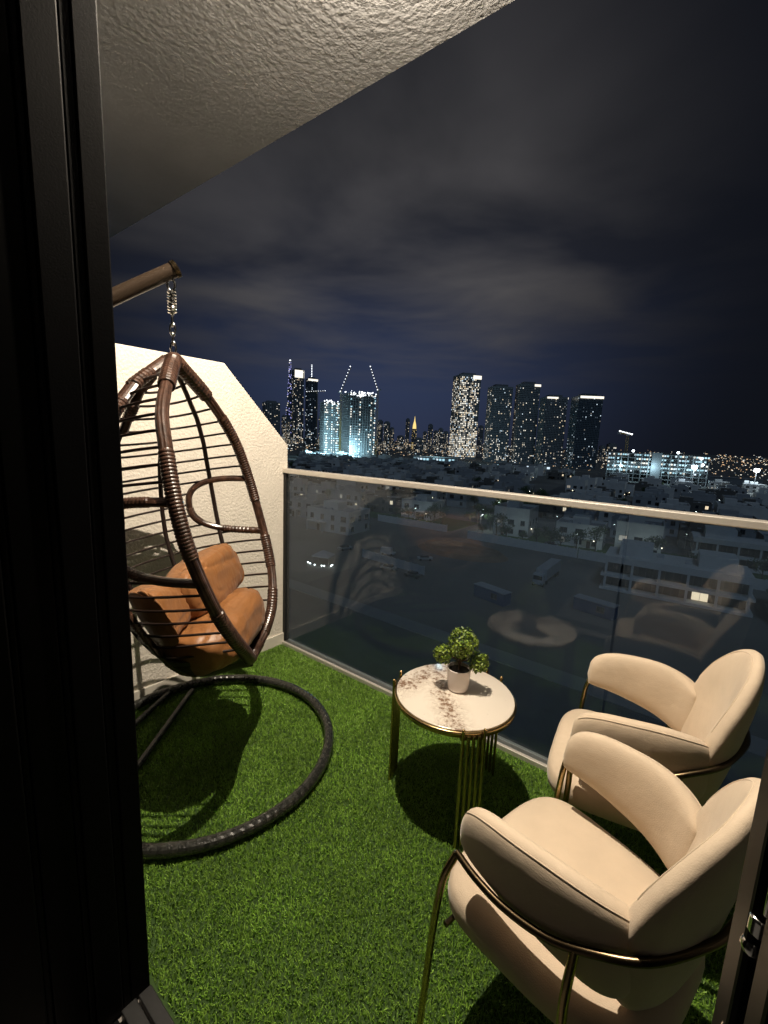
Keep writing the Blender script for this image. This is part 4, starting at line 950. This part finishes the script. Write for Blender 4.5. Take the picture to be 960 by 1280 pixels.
def crane(label, x, yb, pts, D, name='tower_crane', seed=0):
    # mast from the ground to pixel (x, yb), jib through the pixel points
    yh = 553+(x-480)*.042; p = horiz(x, yb, D); t = empty(name, (p.x, p.y, GZ), 0, label, 'crane'); o_ = Vector((p.x, p.y, GZ))
    b = MB(); H = p.z-GZ; s_ = 1.0
    for sx in (-s_, s_):
        for sy in (-s_, s_): b.tube([(sx, sy, 0), (sx, sy, H)], .16, 4)
    for k in range(int(H/4)): 
        z = k*4; b.tube([(-s_, -s_, z), (s_, -s_, z+4)], .1, 4); b.tube([(s_, -s_, z), (s_, s_, z+4)], .1, 4)
    b.build('mast', M['crane'], t)
    J = [horiz(q[0], q[1], D)-o_ for q in pts]; b = MB()
    top = Vector((0, 0, H))
    for off in (Vector((0, 0, 1.2)), Vector((0, .9, -.6)), Vector((0, -.9, -.6))): b.tube([J[0]+off, J[-1]+off*.4], .16, 4)
    n = max(4, int((J[-1]-J[0]).length/4))
    for k in range(n): q = J[0].lerp(J[-1], k/n); b.tube([q+Vector((0, .9, -.6)), q+Vector((0, 0, 1.2)), q+Vector((0, -.9, -.6))], .1, 4)
    b.build('jib', M['crane'], t)
    b = MB(); b.box(top, (2.6, 2.4, 2.6)); b.build('cab', M['white_metal'], t)
    q = top-(J[-1]-J[0]).normalized()*9; b = MB(); b.box((q.x, q.y, top.z+1), (3, 2.2, 2)); b.build('counterweight', M['tower_mid'], t); b = MB(); b.tube([top, (q.x, q.y, top.z+1)], .4, 4); b.build('counter_jib', M['crane'], t)
    n = 8
    for k in range(n+1): b = MB(); b.ball(J[0].lerp(J[-1], k/n)+Vector((0, -1.2, 1)), .85 if k in (0, n) else .62, 6, 5); b.build('jib_light', M['l_white_pt'], t)
crane('crane with raised jib of lights, left one over the broad site tower', 426.5, 491, ((426, 490), (438.5, 459)), 735)
crane('crane with raised jib of lights, right one over the broad site tower', 472.5, 488, ((472.5, 488), (463.5, 459)), 735)
crane('crane with level jib of lights beside the mast tower', 397, 491, ((384, 490), (407, 489)), 1100)
crane('small crane above the floodlit low site at right', 785, 543, ((775, 540), (790, 544)), 560)
# smaller lit blocks along the skyline
MIDG = 'small lit blocks along the far skyline'; MIDL = 'small lit block far off on the skyline'
for i, (x0, x1, yt, D, p) in enumerate(((352, 358, 520, 1500, .4), (357, 363, 526, 1400, .5), (471, 478, 526, 1300, .4), (479, 487, 528, 1250, .35), (487, 492, 535, 1400, .3), (506, 511, 524, 1900, .3), (528, 533, 540, 1500, .3), (534, 540, 531, 1500, .35), (541, 547, 539, 1400, .3), (547, 553, 536, 1300, .3), (553, 560, 540, 1200, .35), (596, 603, 533, 1300, .2), (496, 505, 545, 1500, .3), (517, 529, 548, 1200, .35), (748, 757, 558, 1200, .4), (757, 770, 555, 1150, .5), (398, 404, 520, 1400, .3), (341, 346, 519, 1600, .5))):
    tower('skyline_block', 'small lit skyline block '+('right of the violet spire foot', 'under the white crowned tower', 'right of the broad site tower', 'second right of the broad site tower', 'third right of the broad site tower', 'just left of the gold pointed tower', 'first right of the gold pointed tower', 'second right of the gold pointed tower', 'third right of the gold pointed tower', 'second left of the bright apartment tower', 'just left of the bright apartment tower', 'just right of the bright apartment tower', 'low and left of the gold pointed tower', 'low and right of the gold pointed tower', 'just right of the rightmost glass tower', 'between the glass tower and the floodlit site', 'between the mast tower and the pale site tower', 'beside the dark tower at the wall corner')[i], x0, x1, yt, D, max(8, int((572-yt)*.45)), 5, 'tower_dark', p, DM if i % 3 else WH, 20, .8, group=MIDG, cat='block', seed=100+i)
t, w_, d, H = tower('pointed_tower', 'slim tower with glowing gold pointed roof', 514, 520, 536, 1700, 24, 4, 'tower_dark', .4, (('l_gold', 2), ('l_warm', 1)), 20, .9, seed=77)
b = MB(); b.lathe([(w_*.5, H), (w_*.42, H+14), (w_*.15, H+30), (.4, H+46)], 10); b.build('spire', M['l_gold'], t)

# floodlit low building site at right
c = horiz(821, 566, 560); t = empty('building_site', (c.x, c.y, GZ), R(8), 'floodlit low concrete building under construction at right', 'building'); rr = random.Random(9)
w_, d, fl, fh = 92, 26, 7, 4.3
for f in range(fl+1):
    b = MB(); x1 = w_/2 if f < 6 else w_*.36; b.b2(-w_/2, x1, -d/2, d/2, f*fh-.2, f*fh+.2); b.build('floor_slab', M['tower_mid'], t)
for k in range(15):
    b = MB(); x = -w_/2+.6+(w_-1.2)*k/14; b.b2(x-.35, x+.35, -d/2+.1, -d/2+.8, 0, fl*fh-(6 if k > 12 else 0)); b.build('column', M['tower_mid'], t)
b = MB(); b.b2(-w_/2+1, w_/2-1, 2, 2.4, 0, fl*fh-.3); b.build('inner_wall', M['tower_mid'], t)
b = MB(); b.b2(-4, 5, -d/2-.6, 2, 0, fl*fh+2); b.build('stair_core', M['tower_dark'], t)
b = MB()
for f in range(2, fl):
    for k in range(40):
        x = -w_/2+(k+.5)*w_/40
        if abs(x-.5) > 5 and rr.random() < .62: b.box((x, rr.uniform(-d/2+1, 1), f*fh+fh*.72), (w_/40*.72, .3, fh*.36), mi=rr.choice((0, 0, 0, 1, 2)))
b.build('work_lights', [M['l_cyan'], M['l_cool'], M['l_white']], t, kind='stuff')
for k, (x, z) in enumerate(((-w_*.24, 33), (w_*.20, 33), (w_*.42, 28), (w_*.44, 22))): b = MB(); b.ball((x, -d/2-1, z), 1.3, 8, 6); b.build('floodlight', M['l_flood'], t)
for k, x in enumerate((-30, 0, 30)):
    l_ = bpy.data.lights.new('site_work_light', 'POINT'); l_.energy = 9000; l_.color = (.6, .9, 1); l_.shadow_soft_size = 2; o = bpy.data.objects.new('site_work_light', l_); COL.objects.link(o); o.location = (c.x+x, c.y-20, GZ+17)
# floodlight masts
def mast(x, y, D, label, e):
    p = horiz(x, y, D); t = empty('floodlight_mast', (p.x, p.y, GZ), 0, label, 'floodlight'); H = p.z-GZ
    b = MB(); b.tube([(0, 0, 0), (0, 0, H)], [.3, .2], 8); b.build('mast', M['post'], t)
    b = MB(); b.box((0, 0, H), (3.2, .5, 1.2)); b.build('lamp_frame', M['post'], t)
    for k in range(6): b = MB(); b.ball((-1.3+(k % 3)*1.3, -.9, H-.6+(k//3)*1.5), .85, 8, 6); b.build('lamp', M['l_flood'], t)
    l_ = bpy.data.lights.new('floodlight_light', 'POINT'); l_.energy = e; l_.color = (.75, .92, 1); l_.shadow_soft_size = 1; o = bpy.data.objects.new('floodlight_light', l_); COL.objects.link(o); o.location = p+Vector((0, -3, 0))
mast(868, 584, 470, 'bright floodlight mast right of the floodlit low site', 30000); mast(946, 588, 520, 'bright floodlight mast at the far right edge', 30000)
for k, (x, y, D) in enumerate(((402, 560, 700), (442, 562, 690), (545, 566, 760))):
    p = horiz(x, y, D); l_ = bpy.data.lights.new('site_base_light', 'POINT'); l_.energy = 120000; l_.color = (.5, .88, 1); l_.shadow_soft_size = 2; o = bpy.data.objects.new('site_base_light', l_); COL.objects.link(o); o.location = p
# long low lit site hall in the middle distance
def hall(x0, x1, D, h, label, m_, lit, seed):
    rr = random.Random(seed); yh = 566; a, c_ = horiz(x0, yh, D), horiz(x1, yh, D); d = c_-a; t = empty('low_hall', (a.x, a.y, GZ), math.atan2(d.y, d.x), label, 'hall'); L_ = math.hypot(d.x, d.y)
    b = MB(); b.b2(0, L_, 0, 18, -1, h); b.build('wall', M[m_], t); b = MB(); b.b2(-.5, L_+.5, -.5, 18.5, h+.002, h+.5); b.build('roof', M['roof'], t)
    n = int(L_/5); b = MB(); 
    for k in range(n):
        if rr.random() < lit: b.box(((k+.5)*L_/n, -.1, h*.62), (L_/n*.7, .2, h*.35), mi=rr.choice((0, 1)))
    if b.f: b.build('lit_openings', [M['l_cyan'], M['l_cool']], t, kind='stuff')
hall(517, 573, 720, 9, 'long low hall with cyan lit front below the bright tower', 'tower_mid', .8, 1)
hall(385, 425, 690, 8, 'low site hall with cyan lit front below the pale site tower', 'tower_mid', .8, 2)
hall(428, 472, 660, 6, 'low dark hall at the foot of the broad site tower', 'tower_mid', .5, 3)
hall(620, 690, 640, 8, 'low dark hall below the twin towers', 'tower_dark', .25, 4)
hall(890, 960, 640, 7, 'low dark hall below the far right lights', 'tower_dark', .15, 5)
# countless far lights out to the horizon
b = MB(); rr = random.Random(33)
for k in range(1500):
    px = rr.uniform(330, 1000); D = 640*math.exp(rr.random()**1.1*1.9)
    if 330 < px < 560: D = max(D, 900)
    p = horiz(px, 560, D); z = GZ+rr.uniform(3, 9)+rr.random()**6*30
    s_ = D*rr.choice((.00035, .0005, .0005, .0009)); b.box((p.x, p.y, z), (s_*2, s_*2, s_*1.3), mi=rr.choices((0, 1, 2, 3), (5, 3, 2, 1) if px > 700 else (3, 3, 3, 2))[0])
b.build('distant_city_lights', [M['l_orange'], M['l_white'], M['l_warm'], M['l_cool']], kind='stuff')
